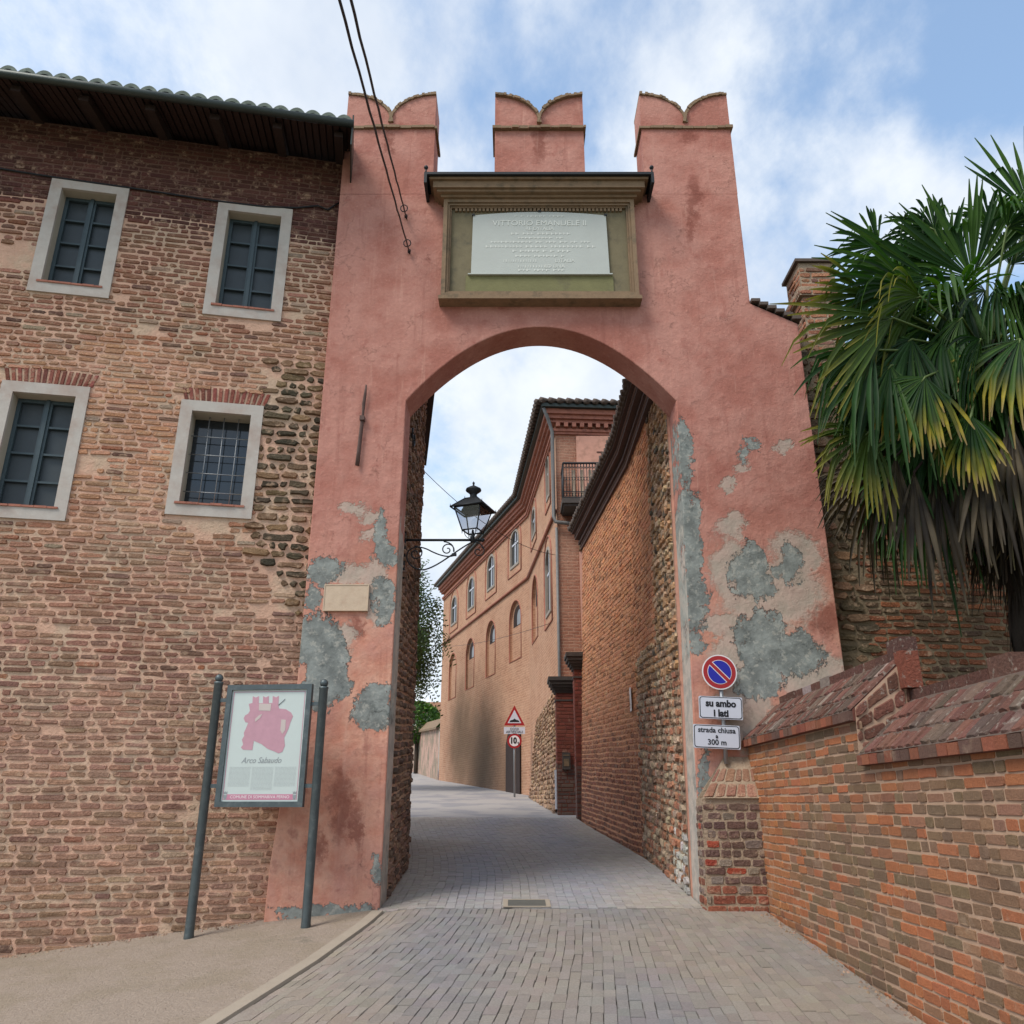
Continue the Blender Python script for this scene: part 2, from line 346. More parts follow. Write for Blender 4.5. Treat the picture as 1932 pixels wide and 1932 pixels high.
def facade_mat(name, c1, c2, mort, coord_scale=1.0, dirtpatch=None, strength=.6, bright=1.0):   # weathered fine brick seen from far
    m = bpy.data.materials.new(name); m.use_nodes = True; t = NT(m.node_tree); b = t.n['Principled BSDF']
    b.inputs['Roughness'].default_value = .95; b.inputs['Specular IOR Level'].default_value = .2
    uv = t.node('ShaderNodeUVMap').outputs[0]; co = t.node('ShaderNodeNewGeometry').outputs['Position']
    w = t.vm('MULTIPLY', t.vm('SUBTRACT', t.noise(co, 3, 5, .6, 'Color'), (.5, .5, .5)), (.08, .08, 0))
    br = t.node('ShaderNodeTexBrick', ins={'Vector': t.vm('ADD', uv, w), 'Color1': c1, 'Color2': c2, 'Mortar': mort, 'Scale': 1.0, 'Mortar Size': .012, 'Mortar Smooth': .6, 'Brick Width': .27, 'Row Height': .084})
    n1 = t.noise(co, 1.2, 8, .6); n2 = t.noise(co, 9, 8, .65)
    c = t.mix(t.ramp(n1, .35, .65), br.outputs[0], t.mix(.5, br.outputs[0], mort))
    c = t.mix(t.math('MULTIPLY', t.ramp(n2, .5, .72), .55), c, tuple(x * .55 for x in c1))
    if dirtpatch:
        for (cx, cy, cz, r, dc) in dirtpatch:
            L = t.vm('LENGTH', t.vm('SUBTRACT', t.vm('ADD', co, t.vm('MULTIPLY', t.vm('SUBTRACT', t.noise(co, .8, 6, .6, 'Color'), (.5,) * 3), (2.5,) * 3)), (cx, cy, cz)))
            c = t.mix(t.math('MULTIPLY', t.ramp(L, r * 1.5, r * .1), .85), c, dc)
    t.l.new(c, b.inputs['Base Color'])
    h = t.math('ADD', t.math('MULTIPLY', br.outputs[1], -.5), t.math('MULTIPLY', n2, 1.4))
    bn = t.node('ShaderNodeBump', ins={'Strength': strength, 'Distance': .03, 'Height': h}); t.l.new(bn.outputs[0], b.inputs['Normal'])
    return m

def quad_uv(o):                                # metre UVs: u along the wall, v = height
    me = o.data; uv = me.uv_layers.new(name='UVMap'); off = parent_world(o.parent) if o.parent else V((0, 0, 0))
    for p in me.polygons:
        n = p.normal; h = V((n.y, -n.x, 0)); h = h.normalized() if h.length > .05 else V((1, 0, 0))
        for li in p.loop_indices:
            q = me.vertices[me.loops[li].vertex_index].co + off
            uv.data[li].uv = (q.dot(h), q.z if abs(n.z) < .9 else q.dot(h.cross(n)))

# ------------------------------------------------------------ masonry generator: real bricks on a mortar bed
def masonry(mb, quad, ch=.084, lens=(.12, .26), joint=.018, relief=.014, colf=None, holes=(), skip=None, jit=.005, rnd=.02, wav=.01, flip=False, bed=True, seed=1, bedskip=None, inset=.008):
    BL, BR, TR, TL = [V(p) for p in quad]; rr = random.Random(seed)
    Wd = max((BR - BL).length, (TR - TL).length); Hd = (TL - BL).length
    n = (BR - BL).cross(TL - BL).normalized()
    if flip: n = -n
    def mp(s, t, d=0):
        a = s / Wd; b = t / Hd
        return BL * (1 - a) * (1 - b) + BR * a * (1 - b) + TR * a * b + TL * (1 - a) * b + n * d
    if bed:
        cs = sorted(set([0, Wd] + [i * .12 for i in range(1, int(Wd / .12))] + [x for h in holes for x in (h[0], h[2]) if 0 < x < Wd]))
        ct = sorted(set([0, Hd] + [i * .12 for i in range(1, int(Hd / .12))] + [x for h in holes for x in (h[1], h[3]) if 0 < x < Hd]))
        vs = []; idx = {}
        for i, s in enumerate(cs):
            for j, t in enumerate(ct):
                idx[i, j] = len(vs); p = mp(s, t); vs.append(p + n * (relief * .35 * noise.noise(p * 5)))
        fs = []
        for i in range(len(cs) - 1):
            for j in range(len(ct) - 1):
                cx = (cs[i] + cs[i + 1]) / 2; cy = (ct[j] + ct[j + 1]) / 2
                if any(h[0] < cx < h[2] and h[1] < cy < h[3] for h in holes): continue
                if bedskip and bedskip(mp(cx, cy)): continue
                f = (idx[i, j], idx[i + 1, j], idx[i + 1, j + 1], idx[i, j + 1])
                fs.append(f[::-1] if flip else f)
        mb.add(vs, fs, None, 1, True)
    t = joint * .5; row = 0
    while t < Hd:
        h = ch * rr.uniform(.92, 1.08); row += 1
        if t + h > Hd: break
        s = -rr.uniform(0, .2)
        while s < Wd:
            L = rr.choice(lens) * rr.uniform(.85, 1.12)
            s0, s1 = s + joint / 2, s + L - joint / 2; s += L
            s0 = max(s0, .004); s1 = min(s1, Wd - .004)
            tc_ = t + h / 2; segs = [(s0, s1)]
            for hh in holes:
                if hh[1] < tc_ < hh[3]:
                    ns = []
                    for a, b in segs:
                        if b <= hh[0] or a >= hh[2]: ns.append((a, b)); continue
                        if a < hh[0]: ns.append((a, hh[0] - .004))
                        if b > hh[2]: ns.append((hh[2] + .004, b))
                    segs = ns
            for a, b in segs:
                if b - a < .045: continue
                pc = mp((a + b) / 2, tc_)
                if skip and skip((a + b) / 2, tc_, pc): continue
                wv = wav * noise.noise(V((a * 1.3, t * 2.1, seed)))
                hj = (h - joint) * rr.uniform(.86, 1.0); t0 = t + joint / 2 + wv + rr.uniform(-.003, .003); t1 = t0 + hj
                r_ = min(rnd * rr.uniform(.6, 1.4), hj * .42)
                ol = [(a + r_, t0), ((a + b) / 2, t0), (b - r_, t0), (b, t0 + r_), (b, t1 - r_), (b - r_, t1), ((a + b) / 2, t1), (a + r_, t1), (a, t1 - r_), (a, t0 + r_)]
                cxx, cyy = (a + b) / 2, (t0 + t1) / 2; rel = relief * rr.uniform(.35, 1.3)
                o2 = []; i2 = []
                tl = rr.uniform(-1, 1) * .25 * relief
                for (x, y) in ol:
                    x += rr.uniform(-jit, jit); y += rr.uniform(-jit, jit) * .8
                    o2.append(mp(x, y, -.004))
                    ix = x + (inset if x < cxx - .01 else -inset if x > cxx + .01 else 0); iy = y + (inset if y < cyy else -inset) * .8
                    i2.append(mp(ix, iy, rel + tl * (1 if x > cxx else -1) + rr.uniform(-.12, .12) * relief))
                c = colf(pc, rr) if colf else (.3, .12, .08)
                k = len(ol); fs = [(i, (i + 1) % k, (i + 1) % k + k, i + k) for i in range(k)] + [tuple(range(k, 2 * k))]
                if flip: fs = [f[::-1] for f in fs]
                mb.add(o2 + i2, fs, c, 0)
        t += h
    return mb
def cj(c, rr, a=.25, b=.06):
    f = 1 + rr.uniform(-a, a); return tuple(max(.01, x * f * (1 + rr.uniform(-b, b))) for x in c)
def cmix(a, b, t): return tuple(x + (y - x) * t for x, y in zip(a, b))

# =================================================================== GROUND
def sheet(name, xs, ys, zf, m, parent=None, noisy=0, cell=None):
    vs = [(x, y, zf(x, y) + (noise.noise(V((x * 6, y * 6, 0))) * noisy if noisy else 0)) for y in ys for x in xs]
    n = len(xs); fs = []
    for j in range(len(ys) - 1):
        for i in range(n - 1):
            cx = (xs[i] + xs[i + 1]) / 2; cy = (ys[j] + ys[j + 1]) / 2
            if cell and not cell(cx, cy): continue
            fs.append((j * n + i, j * n + i + 1, (j + 1) * n + i + 1, (j + 1) * n + i))
    me = bpy.data.meshes.new(name); me.from_pydata(vs, [], fs); me.polygons.foreach_set('use_smooth', [True] * len(fs)); me.update()
    return link(name, me, m, parent)
def frange(a, b, s):
    n = max(1, int(round((b - a) / s))); return [a + (b - a) * i / n for i in range(n + 1)]
M_ground = mat('ground_dirt', (.22, .19, .14), rough=1, var=.3, vs=3, bump=.6, bs=12, col2=(.10, .12, .05), c2s=.6)
gr = sheet('ground', [-400, -120, -40, -20] + frange(-12, 12, 1) + [20, 40, 120, 400], [-300, -60, -20, -8] + frange(-4, 60, 1) + [90, 200, 700], lambda x, y: g(x, y) - .06, M_ground)
tag(gr, kind='structure')

KERB = [(-2.9, 1.0), (-2.45, 4.0), (-2.0, 5.9), (-1.6, 7.6), (-1.38, 8.9), (-1.33, 9.42)]
def kerb(Y):
    if Y <= KERB[0][1]: return KERB[0][0] - (KERB[0][1] - Y) * .15
    for (x0, y0), (x1, y1) in zip(KERB, KERB[1:]):
        if Y <= y1: return lerp(x0, x1, (Y - y0) / (y1 - y0))
    return KERB[-1][0]
def roadr(Y): return 2.60
M_paver = mat('stone_paver', attr=True, rough=.85, var=.42, vs=70, bump=1.0, bs=95, bdist=.012, dirt=((.33, .29, .25), 2.5, .5, .75, .5))
M_joint = mat('paver_joint', (.10, .088, .07), rough=1, var=.4, vs=14, bump=.6)
def pavers(name, rows, y0, y1, L, jointw, colf, left, right, seed):
    rr = random.Random(seed); mb = MB()
    for k in range(rows):
        y = y0 - rr.uniform(0, L)
        while y < y1:
            l = L * rr.uniform(.86, 1.12); a, b = max(y, y0), min(y + l, y1); y += l
            if b - a < .04: continue
            jl = jointw * .5
            jm = rr.choice((0, 0, .1, .4, .8, 1.15)); gp = rr.choice((.02, .1, .1, .5, 1.0))
            pts = [];
            for (kk, yy, ox, oy) in ((k, a, 1, 1), (k + 1, a, -1, 1), (k + 1, b, -1, -1), (k, b, 1, -1)):
                xl = left(yy) + .02; X = lerp(xl, right(yy), kk / rows) + .012 * noise.noise(V((kk * .8, yy * 1.5, seed))); pts.append((X + ox * jl * jm * rr.uniform(.5, 1.5), yy + oy * jl * gp * rr.uniform(.3, 1.4)))
            cx = sum(p[0] for p in pts) / 4; cy = sum(p[1] for p in pts) / 4
            hh = rr.uniform(-.003, .003); tx = rr.uniform(-.012, .012); ty = rr.uniform(-.012, .012)
            o = [V((x, yy, g(x, yy) - .02)) for x, yy in pts]
            i2 = []
            for x, yy in pts:
                q = 1 - .10 * (.25 + .75 * min(1, jm)); xx = cx + (x - cx) * q; y2 = cy + (yy - cy) * (1 - .012 / max(.05, b - a) )
                i2.append(V((xx, y2, g(xx, y2) + hh + tx * (xx - cx) + ty * (y2 - cy))))
            mid = [V((x, yy, g(x, yy) + hh - .001 - .006 * min(1, jm))) for x, yy in pts]
            fs = [(i, (i + 1) % 4, (i + 1) % 4 + 4, i + 4) for i in range(4)] + [(i + 4, (i + 1) % 4 + 4, (i + 1) % 4 + 8, i + 8) for i in range(4)] + [(8, 9, 10, 11)]
            mb.add(o + mid + i2, fs, colf(cx, cy, rr), 0)
    ys = frange(y0, y1, .5); b_ = len(mb.v)
    vs = []; fs = []
    for yy in ys:
        for q in range(9):
            X = lerp(left(yy), right(yy), q / 8); vs.append((X, yy, g(X, yy) - .012))
    for j in range(len(ys) - 1):
        for q in range(8): fs.append((j * 9 + q, j * 9 + q + 1, (j + 1) * 9 + q + 1, (j + 1) * 9 + q))
    mb.add(vs, fs, None, 1)
    o = mb.build(name, [M_paver, M_joint], None, True); tag(o, kind='structure'); return o
def roadcol(x, y, rr):
    t1 = noise.noise(V((x * .9, y * .45, 2))) ; mid = math.exp(-((x - .9) / .55) ** 2) + math.exp(-((x + .5) / .6) ** 2)
    c = cmix((.285, .238, .195), (.215, .205, .205), max(0, min(1, .75 * mid + t1 * .8)))
    return cj(c, rr, .10, .03)
pavers('road', 52, 1.2, 9.40, .17, .006, roadcol, kerb, roadr, 3)
def lf2(Y): return -1.42 - 1.3 * sstep(10.5, 22, Y)
def rf2(Y): return 2.0 - .62 * sstep(11, 19.5, Y)
def roadcol2(x, y, rr):
    t1 = noise.noise(V((x * .8, y * .4, 9))); mid = math.exp(-((x - .75) / .5) ** 2) + math.exp(-((x + .4) / .45) ** 2)
    c = cmix((.35, .305, .262), (.285, .28, .30), max(0, min(1, .75 * mid + t1 * .8)))
    return cj(c, rr, .09, .03)
pavers('passage_road', 34, 9.44, 19.0, .10, .004, roadcol2, lf2, rf2, 5)
M_street = mat('street_paving', (.34, .315, .30), rough=.9, var=.2, vs=30, bump=.5, bs=60, col2=(.25, .24, .25), c2s=.8)
st = sheet('street', frange(-9, 3, .5), frange(18.98, 70, 1), lambda x, y: g(x, y) - .003, M_street); tag(st, kind='structure')
# worn strip across the gate line, the flush kerb band, the left pavement
M_band = mat('kerb_concrete', (.33, .275, .215), rough=.9, var=.15, vs=10, bump=.4, bs=60, dirt=((.27, .22, .17), 5, .5, .7, .5))
mb = MB(); vs = []; fs = []
ys = frange(-3, 9.42, .2)
for i, yy in enumerate(ys):
    k = kerb(yy); w = .13
    vs += [(k - w, yy, g(k - w, yy) + .002), (k - w + .01, yy, g(k, yy) + .012), (k - .01, yy, g(k, yy) + .012), (k, yy, g(k, yy) - .01)]
    if i: fs += [((i - 1) * 4 + q, (i - 1) * 4 + q + 1, i * 4 + q + 1, i * 4 + q) for q in range(3)]
mb.add(vs, fs); tag(mb.build('kerb', M_band), kind='structure')
M_pave = mat('worn_pavement', (.30, .238, .188), rough=.95, var=.30, vs=24, bump=1.0, bs=36, bdist=.02, col2=(.27, .215, .16), c2s=1.3, dirt=((.13, .12, .085), 1.7, .60, .76, .7))
t = NT(M_pave.node_tree)
co = t.node('ShaderNodeTexCoord').outputs['Object']
vo = t.node('ShaderNodeTexVoronoi', feature='DISTANCE_TO_EDGE', ins={'Scale': 11.0, 'Vector': t.vm('ADD', co, t.vm('MULTIPLY', t.noise(co, 6, 3, .5, 'Color'), (.08, .08, .08)))}).outputs[0]
b0 = [n for n in t.n if n.type == 'BUMP'][0]
hh = t.math('ADD', b0.inputs['Height'].links[0].from_socket, t.math('MULTIPLY', t.ramp(vo, 0, .09), .13)); t.l.new(hh, b0.inputs['Height'])
pv = sheet('sidewalk', frange(-9, -1.2, .07), frange(-3, 9.9, .07), lambda x, y: g(x, y) + .0 + .006 * noise.noise(V((x * 1.5, y * 1.5, 3))), M_pave, noisy=.007, cell=lambda x, y: x < kerb(y) - .06)
tag(pv, kind='structure')

# =================================================================== CITY GATE
gate = thing('city_gate', 'tall pink plastered gateway with arch and three swallowtail merlons, plaster peeling', 'gateway', (0.37, GY, g(0, GY)))
zb = -1.6
arch = []
N = 40; cx, hs, z1, rise = .377, 1.755, 4.80, 1.25
poly = [(-2.62, zb), (-2.60, -.6), (-2.53, .2), (-2.475, .9), (-2.47, 8.25), (3.236, 8.25), (3.24, 6.42), (3.85, 6.10), (3.85, zb), (2.0, zb), (2.015, -1.0), (2.05, .6), (2.095, 2.3), (2.125, 4.45)]
for i in range(N + 1):
    x = cx + hs - 2 * hs * i / N; dx = abs(x - cx); z = z1 + 1.25 - .36 * dx * dx
    poly.append((x if i not in (0,) else x, z))
poly += [(-1.378, 4.6), (-1.395, 0), (-1.40, zb)]
mb = MB(); mb.prism(poly, Matrix.Translation((0, GY, 0)), .50)
gw = mb.build('gate_wall', M_plaster, gate)
bv = gw.modifiers.new('soft_edges', 'BEVEL'); bv.width = .014; bv.segments = 2; bv.limit_method = 'ANGLE'; bv.angle_limit = radians(40)
for k, (xa, xb) in enumerate(((-2.466, -1.142), (-.254, 1.063), (1.92, 3.236))):
    m0 = (xa + xb) / 2; w = (xb - xa) / 2
    top = []
    for i in range(17): x = -w + w * i / 16; top.append((x, 9.55 + .53 * sqrt(max(0, 1 - ((x + w) / w) ** 2))))
    top = top + [(-x, z) for x, z in top[::-1][1:]]
    mb = MB(); mb.prism([(m0 - w, 8.252)] + [(m0 + x, z) for x, z in top] + [(m0 + w, 8.252)], Matrix.Translation((0, GY + (.03 if k == 1 else .003), 0)), .53)
    me_ = mb.build('merlon', M_plaster, gate)
    mb = MB(); rr = random.Random(k)
    for i in range(len(top) - 1):              # weathered capping along both lobes
        (xa_, za_), (xb_, zb_) = top[i], top[i + 1]
        a = V((m0 + xa_, 0, za_)); b = V((m0 + xb_, 0, zb_)); d = (b - a)
        if d.length < .004: continue
        nrm = V((-d.z, 0, d.x)).normalized()
        if nrm.z < 0: nrm = -nrm
        th = .045 * rr.uniform(.7, 1.2); y0_ = GY - .03 * rr.uniform(.4, 1.2); y1_ = GY + .56
        vs = [];
        for yy in (y0_, y1_):
            for p in (a, b, b + nrm * th, a + nrm * th): vs.append(V((p.x, yy, p.z)))
        mb.add(vs, [(0, 1, 2, 3), (7, 6, 5, 4), (3, 2, 6, 7), (0, 4, 5, 1), (0, 3, 7, 4), (1, 5, 6, 2)])
    mb.build('capping', M_capst2 if False else M_stone, me_)
    mb = MB(); x = m0 - w - .035
    while x < m0 + w + .03:                    # thin tile band, broken edge
        l = rr.uniform(.10, .2); x2 = min(x + l, m0 + w + .035)
        pr = rr.uniform(.02, .05)
        mb.box((x, GY - pr, 9.43 + rr.uniform(-.006, .006)), (x2 - .004, GY + .1, 9.475 + rr.uniform(-.006, .008))); x = x2
    mb.box((m0 - w - .035, GY + .101, 9.43), (m0 - w - .001, GY + .56, 9.475)); mb.box((m0 + w + .001, GY + .101, 9.43), (m0 + w + .035, GY + .56, 9.475))
    mb.build('tile_band', M_rust if False else M_stone, me_)
mb = MB()                                      # tiles on the sloping shoulder
rr = random.Random(5)
for i in range(6):
    a = i / 6; x = 3.245 + .63 * a; z = 6.425 - .33 * a
    mb.box((x, GY - .05, z), (x + .12, GY + .5, z + .035 + rr.uniform(0, .015)))
mb.build('shoulder_tiles', M_tilered, gate)

# lower right corner: old brick buttress with a sloping head
bt = thing('brick_buttress', 'low old brick buttress with sloped head at right foot of pink gate', 'buttress', (2.35, 9.3, g(2.3, 9.3)))
def col_butt(p, rr):
    c = (.15, .085, .068) if p.z > -.75 else (.27, .085, .05)
    if rr.random() < .07: c = (.30, .055, .03)
    if rr.random() < .25: c = (.22, .16, .13)
    return cj(c, rr, .25)
mb = MB()
masonry(mb, [(1.99, 9.27, -1.25), (2.63, 9.27, -1.25), (2.66, 9.30, .06), (2.03, 9.30, .06)], .088, (.13, .16, .22), .013, .012, col_butt, jit=.006, rnd=.010, seed=11)
masonry(mb, [(1.99, 9.60, -1.25), (1.99, 9.272, -1.25), (2.03, 9.302, .06), (2.03, 9.60, .06)], .088, (.13, .16, .22), .017, .012, col_butt, jit=.006, rnd=.014, seed=12)
mb.build('brickwork', [M_brick, M_mortar2], bt, True)
mb = MB()
masonry(mb, [(2.03, 9.27, .065), (2.66, 9.27, .065), (2.66, 9.55, .50), (2.36, 9.55, .50)], .23, (.12, .14), .014, .010, lambda p, rr: cj((.30, .15, .10), rr, .25), jit=.006, rnd=.014, seed=13)
mb.build('sloped_head', [M_brick, M_mortar2], bt, True)
mb = MB(); mb.box((2.03, 9.30, .05), (2.66, 9.56, .064)); mb.prism([(2.36, .49), (2.03, .06), (2.66, .06), (2.66, .49)], Matrix.Translation((0, 9.545, 0)), .02); mb.build('core', M_mortar2, bt)

# memorial plaque
pl = thing('memorial_plaque', 'white marble inscription in olive stone surround under dark cornice, high above arch', 'plaque', (.38, 9.4, 6.4))
def framebars(mb, x0, z0, x1, z1, w, ya, yb):
    mb.box((x0, ya, z0), (x1, yb, z0 + w)); mb.box((x0, ya, z1 - w), (x1, yb, z1)); mb.box((x0, ya, z0 + w), (x0 + w, yb, z1 - w)); mb.box((x1 - w, ya, z0 + w), (x1, yb, z1 - w))
mb = MB(); framebars(mb, -.957, 6.42, 1.71, 8.02, .055, 9.40, 9.57); framebars(mb, -.9, 6.478, 1.653, 7.962, .03, 9.425, 9.57); mb.box((-.985, 9.37, 6.365), (1.74, 9.57, 6.419))
framebars(mb, -.868, 6.510, 1.621, 7.93, .02, 9.45, 9.57)
mb.build('frame', M_stone, pl)
mb = MB(); mb.box((-.846, 9.49, 6.532), (1.60, 9.57, 7.908)); mb.build('surround', M_surround, pl)
mb = MB(); mb.box((-.63, 9.475, 6.533), (1.38, 9.489, 6.795)); mb.build('lower_panel', M_olive, pl)
mb = MB(); xx = -.80
rr = random.Random(4)
while xx < 1.56: mb.box((xx, 9.458, 7.86), (xx + .035, 9.488, 7.905)); xx += .055
mb.build('dentils', M_stone, pl)
sl = [(-.56, 6.80), (1.333, 6.80)] + [(1.315 - 1.86 * i / 14, 7.78 + .06 * (1 - ((i - 7) / 7) ** 2)) for i in range(15)]
mb = MB(); mb.prism(sl, Matrix.Translation((0, 9.455, 0)), .032); mb.box((-.60, 9.44, 6.796), (1.37, 9.489, 6.812)); slab = mb.build('marble_slab', M_marble, pl)
mb = MB(); M0 = frameM((0.386, 9.455, 0), (1, 0, 0), (0, 0, 1))
put_text(mb, 'VITTORIO EMANUELE II', .125, M0, 0, 7.645, align='CENTER', ext=.003)
put_text(mb, "RE D'ITALIA", .075, M0, 0, 7.55, ext=.002)
put_text(mb, "L'ITALIA", .075, M0, .34, 7.02, ext=.002); put_text(mb, "ED UNA", .075, M0, .2, 6.93, ext=.002); 
for z, hw, s in ((7.765, .35, .025), (7.47, .40, .035), (7.40, .3, .03), (7.33, .68, .035), (7.255, .75, .035), (7.18, .38, .04), (7.10, .34, .035), (7.02, -.0, .03), (6.87, .3, .03)):
    if hw <= 0: continue
    x = -hw
    while x < hw: l = rr.uniform(.03, .055); mb.add([M0 @ V(p) for p in ((x, -.0035, z - s / 2), (x + l * .35, -.0035, z - s / 2), (x + l * .35, -.0035, z - .004), (x + l, -.0035, z - .004), (x + l, -.0035, z + .006), (x + l * .35, -.0035, z + .006), (x + l * .35, -.0035, z + s / 2), (x, -.0035, z + s / 2))], [(0, 1, 2, 3, 4, 5, 6, 7)]); x += l + (.05 if rr.random() < .16 else .012)
for (a, z) in ((-.5, 7.02), (-.3, 6.93)):
    x = a
    while x < a + .45: l = rr.uniform(.015, .03); mb.box((x, -.0035, z - .02), (x + l * .4, -.001, z + .02), M0); x += l + .012
mb.build('lettering', M_letter, slab)
mb = MB()
for (x0, x1, z0, z1, y0) in ((-1.00, 1.75, 8.022, 8.06, 9.36), (-1.05, 1.80, 8.061, 8.10, 9.30), (-1.10, 1.85, 8.101, 8.21, 9.26), (-1.15, 1.90, 8.211, 8.245, 9.22)): mb.box((x0, y0, z0), (x1, 9.575, z1))
mb.build('cornice', M_stone, pl)
mb = MB(); mb.box((-1.22, 9.17, 8.246), (1.97, 10.05, 8.285))
for x in (-1.22, 1.93): mb.box((x, 9.165, 8.10), (x + .04, 9.57, 8.2455))
mb.build('lead_flashing', M_iron, pl)
for x in (-1.2, 1.95):
    mb = MB(); mb.tube([(x, 9.2, 8.285), (x, 9.2, 8.36)], .012); mb.lathe([(.001, 8.35), (.025, 8.365), (.032, 8.385), (.025, 8.405), (.001, 8.42)], Matrix.Translation((x, 9.2, 0)), 10); mb.build('finial', M_iron, pl)
for x, z in ((-.54, 7.785), (.386, 7.848), (1.31, 7.785)):
    mb = MB(); mb.box((x - .02, 9.44, z - .012), (x + .02, 9.47, z + .012)); mb.build('clip', M_iron, pl)

# small stone plaque, anchor bar, cables, hooks on the gate
a = onY(613, 1103, 9.55); b = onY(694, 1153, 9.55)
mb = MB(); mb.box((a.x, 9.535, b.z), (b.x, 9.569, a.z)); o = mb.build('stone_plaque', M_creamst)
tag(o, 'blank cream stone plaque on left pier of pink gate', 'plaque')
fr = MB(); framebars(fr, a.x, b.z, b.x, a.z, .012, 9.53, 9.5345); fr.build('rim', M_creamst, o)
a = onY(691, 726, 9.53); b = onY(674, 878, 9.53); c = a.lerp(b, .43)
mb = MB(); mb.tube([a, a.lerp(b, .12), a.lerp(b, .25) + V((-.005, 0, 0)), a.lerp(b, .38), c], [.012, .022, .026, .02, .022], 8, sx=.6); mb.tube([c, c.lerp(b, .1), b.lerp(c, .3), b], [.022, .028, .03, .032], 8, sx=.6)
mb.box((c.x - .03, 9.49, c.z - .03), (c.x + .03, 9.57, c.z + .03))
tag(mb.build('anchor_bar', M_rust), 'rusty upright iron tie bar on left pier of pink gate', 'tie bar')
for (pa, pb, lab) in (((612, -40), (772, 474), 'left black cable crossing sky, ending lowest on pink gate'), ((636, -40), (766, 408), 'right black cable crossing sky, ending at iron hook on gate')):
    e = onY(*pb, 9.52); s = onY(*pa, 3.2); s2 = s + (s - e) * 2.0 + V((0, 0, 1.2)); pts = []
    for i in range(61):
        q = i / 60; p = s2.lerp(e, q); p.z -= .25 * sin(pi * q) * (1); pts.append(p + V((.003 * sin(i * 2.3), 0, .003 * cos(i * 3.1))))
    mb = MB(); mb.tube(pts, .011, 6); cb = mb.build('overhead_cable', M_iron); tag(cb, lab, 'cable', 'twin cables anchored to the gate')
    hk = MB(); hk.tube([e, e + V((.0, .06, .0))], .012, 6)
    cpt = e + V((-.03, -.02, .12)); hk.tube([cpt + V((.05 * cos(q * .7), 0, .06 * sin(q * .7))) for q in range(10)], .008, 6); hk.lathe([(.001, -.03), (.022, -.02), (.022, .02), (.001, .03)], Matrix.Translation(e), 8); hk.build('hook', M_iron, cb)

# =================================================================== LEFT BUILDING
ld = V((.9819, .1895, 0)); ln = V((.1895, -.9819, 0)); LO = V((-2.47, 9.75, 0))
def LWp(x, y, off=0):                          # photo point -> (u, z) on the left wall plane (offset off metres out)
    a, b = ray(x, y); o = LO + ln * off
    # (a*Y - o.x)*ln.x + (Y-o.y)*ln.y = 0
    Y = (o.x * ln.x + o.y * ln.y) / (a * ln.x + ln.y); p = V((a * Y, Y, b * Y)); return (p - o).dot(ld), p.z
def LP(u, z, off=0): return LO + ld * u + ln * off + V((0, 0, z))
lb = thing('brick_house', 'old brick house left of gate with four framed windows and overhanging tiled roof', 'house', tuple(LP(-3, g(-5, 9))))
U0, Z0, Z1 = -6.6, -1.9, 8.96
wins = []
for pts in (((102, 337), (243, 358), (205, 563), (52, 548)), ((415, 382), (553, 398), (527, 606), (383, 593)), ((5, 720), (170, 733), (122, 980), (-50, 975)), ((345, 760), (497, 765), (473, 978), (312, 970))):
    q = [LWp(*p) for p in pts]
    u0 = (q[0][0] + q[3][0]) / 2; u1 = (q[1][0] + q[2][0]) / 2; zt = (q[0][1] + q[1][1]) / 2; zb_ = (q[2][1] + q[3][1]) / 2
    wins.append((u0, zb_, u1, zt)); print('WIN', [round(x, 2) for x in wins[-1]])
def instone(u, z):                             # rough stone quoin area beside the gate
    e = .12 * noise.noise(V((u * 2, z * 2, 5)))
    if z > 5.6: return False
    lim = -.75 + e if z > 3.0 else lerp(-.25, -.75, sstep(2.2, 3.0, z)) + e
    return u > lim and z > 2.2 + e
def flatarch(u, z):
    for (a, b, c, d) in wins[2:]:
        if a - .02 < u < c + .02 and d - .02 < z < d + .16 + .06 * cos((u - (a + c) / 2) * 2.4): return True
    return False
def col_left(p, rr):
    u = (p - LO).dot(ld); z = p.z
    base = (.245, .108, .065)
    n_ = noise.noise(V((u * .6, z * .5, 1))) ; n2_ = noise.noise(V((u * 1.7, z * 1.7, 4)))
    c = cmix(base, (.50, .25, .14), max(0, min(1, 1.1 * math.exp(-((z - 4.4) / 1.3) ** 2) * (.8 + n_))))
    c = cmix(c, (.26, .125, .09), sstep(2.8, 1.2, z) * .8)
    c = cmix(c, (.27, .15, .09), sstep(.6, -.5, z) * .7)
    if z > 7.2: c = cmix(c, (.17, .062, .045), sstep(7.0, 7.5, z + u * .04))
    c = cmix(c, tuple(x * .6 for x in c), max(0, n2_) * .8)
    r_ = rr.random()
    if r_ < .03: c = (.33, .24, .17)
    elif r_ < .10: c = (.14, .068, .048)
    elif r_ < .12: c = (.28, .10, .05)
    w = max(0, noise.noise(V((u * .7 + 9, z * .9, 3))) + .25 * (z < 3)) + .25 * rr.random()
    c = cmix(c, (.48, .29, .20), min(.5, w * .85))
    return cj(c, rr, .20)
def dusty(u, z): return noise.noise(V((u * 1.1, z * 1.4, 8))) > .50 or noise.noise(V((u * 3.1, z * 4.4, 18))) > .60
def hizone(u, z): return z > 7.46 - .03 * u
def tost(w): return (w[0] - U0, w[1] - Z0, w[2] - U0, w[3] - Z0)
mb = MB(); quadL = [LP(U0, Z0), LP(.0, Z0), LP(.0, Z1), LP(U0, Z1)]
